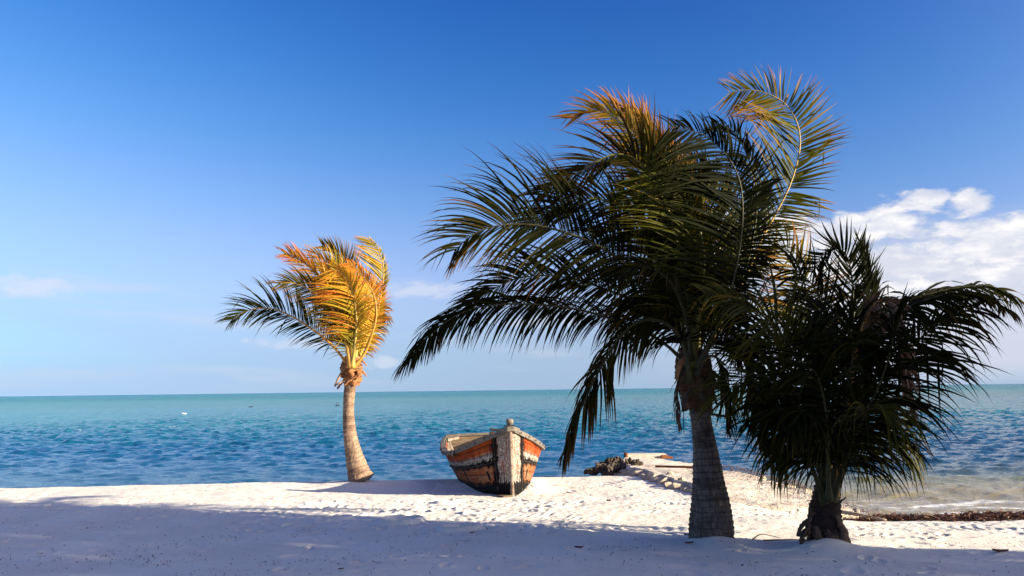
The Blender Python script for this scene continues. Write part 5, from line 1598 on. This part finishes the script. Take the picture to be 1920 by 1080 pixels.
# ribs, thwarts, transom
for k_, tq in enumerate((0.16, 0.25, 0.33, 0.41, 0.50, 0.59, 0.68, 0.78, 0.88, 0.96)):
    for side in (-1, 1):
        vv = np.linspace(0.03, 0.95, 9)
        Pq = hull(np.full(9, tq), vv, side, 0.072)
        b = MB()
        vs_ = []
        for p in Pq:
            vs_ += [p + [-side * 0.02, -0.026, 0], p + [-side * 0.02, 0.026, 0], p + [side * 0.016, 0.026, 0], p + [side * 0.016, -0.026, 0]]
        fs = [(0, 1, 2, 3), (35, 34, 33, 32)]
        for i in range(8):
            for j in range(4): fs.append((i * 4 + j, i * 4 + (j + 1) % 4, i * 4 + 4 + (j + 1) % 4, i * 4 + 4 + j))
        b.add(vs_, fs)
        o = b.build('rib', WHITEP, boat, False, 0.004)
        bmx = bmesh.new(); bmx.from_mesh(o.data); bmesh.ops.recalc_face_normals(bmx, faces=bmx.faces); bmx.to_mesh(o.data); bmx.free()
for tq, wq, zq in ((0.38, 0.20, 0.40), (0.62, 0.24, 0.46), (0.90, 0.26, 0.48)):
    hw = float(hull(np.array([tq]), np.array([0.66]), 1, 0.05)[0][0])
    b = MB(); b.box((0, tq * BL, zq), (hw * 2, wq, 0.035)); b.build('thwart', RAILW, boat, False, 0.005)
for i in range(4):
    v0, v1 = i / 4, (i + 1) / 4 - 0.006
    pts = []
    for y_ in (0.0, -0.035):
        for (vq, sd) in ((v0, -1), (v0, 1), (v1, 1), (v1, -1)):
            q = hull(np.array([1.0]), np.array([vq]), sd, 0.0)[0]; pts.append(q + [0, y_, 0])
    b = MB(); b.add(pts, [(0, 1, 2, 3), (7, 6, 5, 4), (0, 4, 5, 1), (1, 5, 6, 2), (2, 6, 7, 3), (3, 7, 4, 0)])
    b.build('transom_board', PLANKW, boat, False, 0.003)
b = MB(); b.box((0, BL - 0.02, 0.775), (1.30, 0.075, 0.05)); b.build('transom_cap', RAILW, boat, False, 0.006)
# knees at the stern corners
for side in (-1, 1):
    q = hull(np.array([0.99]), np.array([0.98]), side, 0.02)[0]
    b = MB(); b.add([(q[0], q[1], q[2]), (q[0] - side * .26, q[1], q[2]), (q[0], q[1] - .30, q[2] - .02), (q[0], q[1], q[2] - .05), (q[0] - side * .26, q[1], q[2] - .05), (q[0], q[1] - .30, q[2] - .07)],
                    [(0, 1, 2), (5, 4, 3), (0, 3, 4, 1), (1, 4, 5, 2), (2, 5, 3, 0)]); b.build('knee', WHITEP, boat)
# rail post, bar and dark brace standing in the boat
b = MB(); b.tube([(0.02, 2.1, 0.50), (0.03, 2.1, 0.90)], 0.018, 8); b.build('orange_post', plain_mat('orange_paint', (0.5, 0.14, 0.04), (0.6, 0.22, 0.08), 9), boat)
b = MB(); b.box((0.20, 2.07, 0.905), (0.46, 0.055, 0.045), Matrix.Rotation(0.16, 3, 'Y')); b.build('bar', BLACKM, boat, False, 0.006)
b = MB(); b.box((-0.26, 3.1, 0.66), (0.66, 0.05, 0.075), Matrix.Rotation(-0.30, 3, 'Y')); b.build('brace', BLACKM, boat, False, 0.006)
b = MB(); b.box((0.20, 2.75, 0.66), (0.60, 0.05, 0.06), Matrix.Rotation(-0.28, 3, 'Y')); b.build('brace', BLACKM, boat, False, 0.006)
b = MB()
rp = np.array([(0.0, 2.07, 0.90), (-0.03, 2.06, 0.84), (-0.06, 2.06, 0.76), (-0.065, 2.07, 0.66), (-0.09, 2.1, 0.58), (-0.15, 2.15, 0.55), (-0.2, 2.2, 0.53)])
cr2, _ = catmull(rp, 30); b.tube(cr2, 0.013 + 0.010 * np.abs(np.sin(np.arange(30) * 0.9)), 7); b.build('rope', BLACKM, boat, True)
# a loose stick of wood under the stem
b = MB(); b.box((-0.13, 0.02, 0.0), (0.16, 0.22, 0.06), Matrix.Rotation(0.4, 3, 'Z')); o = b.build('chock', PLANKW, boat, False, 0.006)

bp = at(955, 925, 13.28)
boat.location = (bp[0] + 0.05, bp[1], -0.015)
boat.rotation_euler = (R(-0.4), R(-1.6), R(9.5))

# ------------------------------------------------------------------ birds over the water
DARKF = plain_mat('dark_feathers', (0.010, 0.010, 0.012), (0.03, 0.028, 0.03), 12)
WHITEF = plain_mat('white_feathers', (0.75, 0.75, 0.73), (0.82, 0.82, 0.8), 12)


def bird(px, py, Y, size, wing, label, mat, face=1, floating=False):
    """one continuous body: torso, neck, head with bill, tail and two wings grown from a skinned skeleton"""
    c = at(px, py, Y)
    s_ = size
    J = [((0, 0, 0), .11), ((-.18, 0, .01), .09), ((-.36, 0, .02), .04), ((.16, 0, .03), .09), ((.28, 0, .09), .045), ((.38, 0, .14), .05), ((.47, 0, .13), .018)]
    E = [(0, 1), (1, 2), (0, 3), (3, 4), (4, 5), (5, 6)]
    if not floating:
        for sd in (-1, 1):
            b0 = len(J)
            J += [((.03, sd * .14, .07), .05), ((.05, sd * .34, .07 + wing * .22), .04), ((-.02, sd * .58, .07 + wing * .46), .025), ((-.12, sd * .80, .07 + wing * .60), .010)]
            E += [(0, b0), (b0, b0 + 1), (b0 + 1, b0 + 2), (b0 + 2, b0 + 3)]
    me = bpy.data.meshes.new('bird')
    me.from_pydata([(p[0] * s_ * face, p[1] * s_, p[2] * s_) for p, _ in J], E, [])
    o = link('bird', me, None, mat)
    sk = o.modifiers.new('skin', 'SKIN')
    for i, (_, r_) in enumerate(J):
        rx = r_ * s_; me.skin_vertices[0].data[i].radius = (rx, rx * (0.35 if i > 6 else 1))
    me.skin_vertices[0].data[0].use_root = True
    o.modifiers.new('smooth', 'SUBSURF').levels = 1
    o.location = c; o.rotation_euler = (0, 0, 0.25)
    tag(o, label, 'bird')
    return o


bird(632, 761, 95, 0.62, 1.0, 'dark seabird with raised wings flying low beside the golden palm trunk', DARKF, 1)
bird(470, 763, 95, 0.58, 0.15, 'dark seabird gliding low over the water left of the golden palm', DARKF, 1)
pf = at(346, 777, 82)
o = bird(346, 777, 82, 0.55, 0, 'white seabird floating alone on the water at left', WHITEF, -1, True)
o.location.z = WATER_Z + 0.08
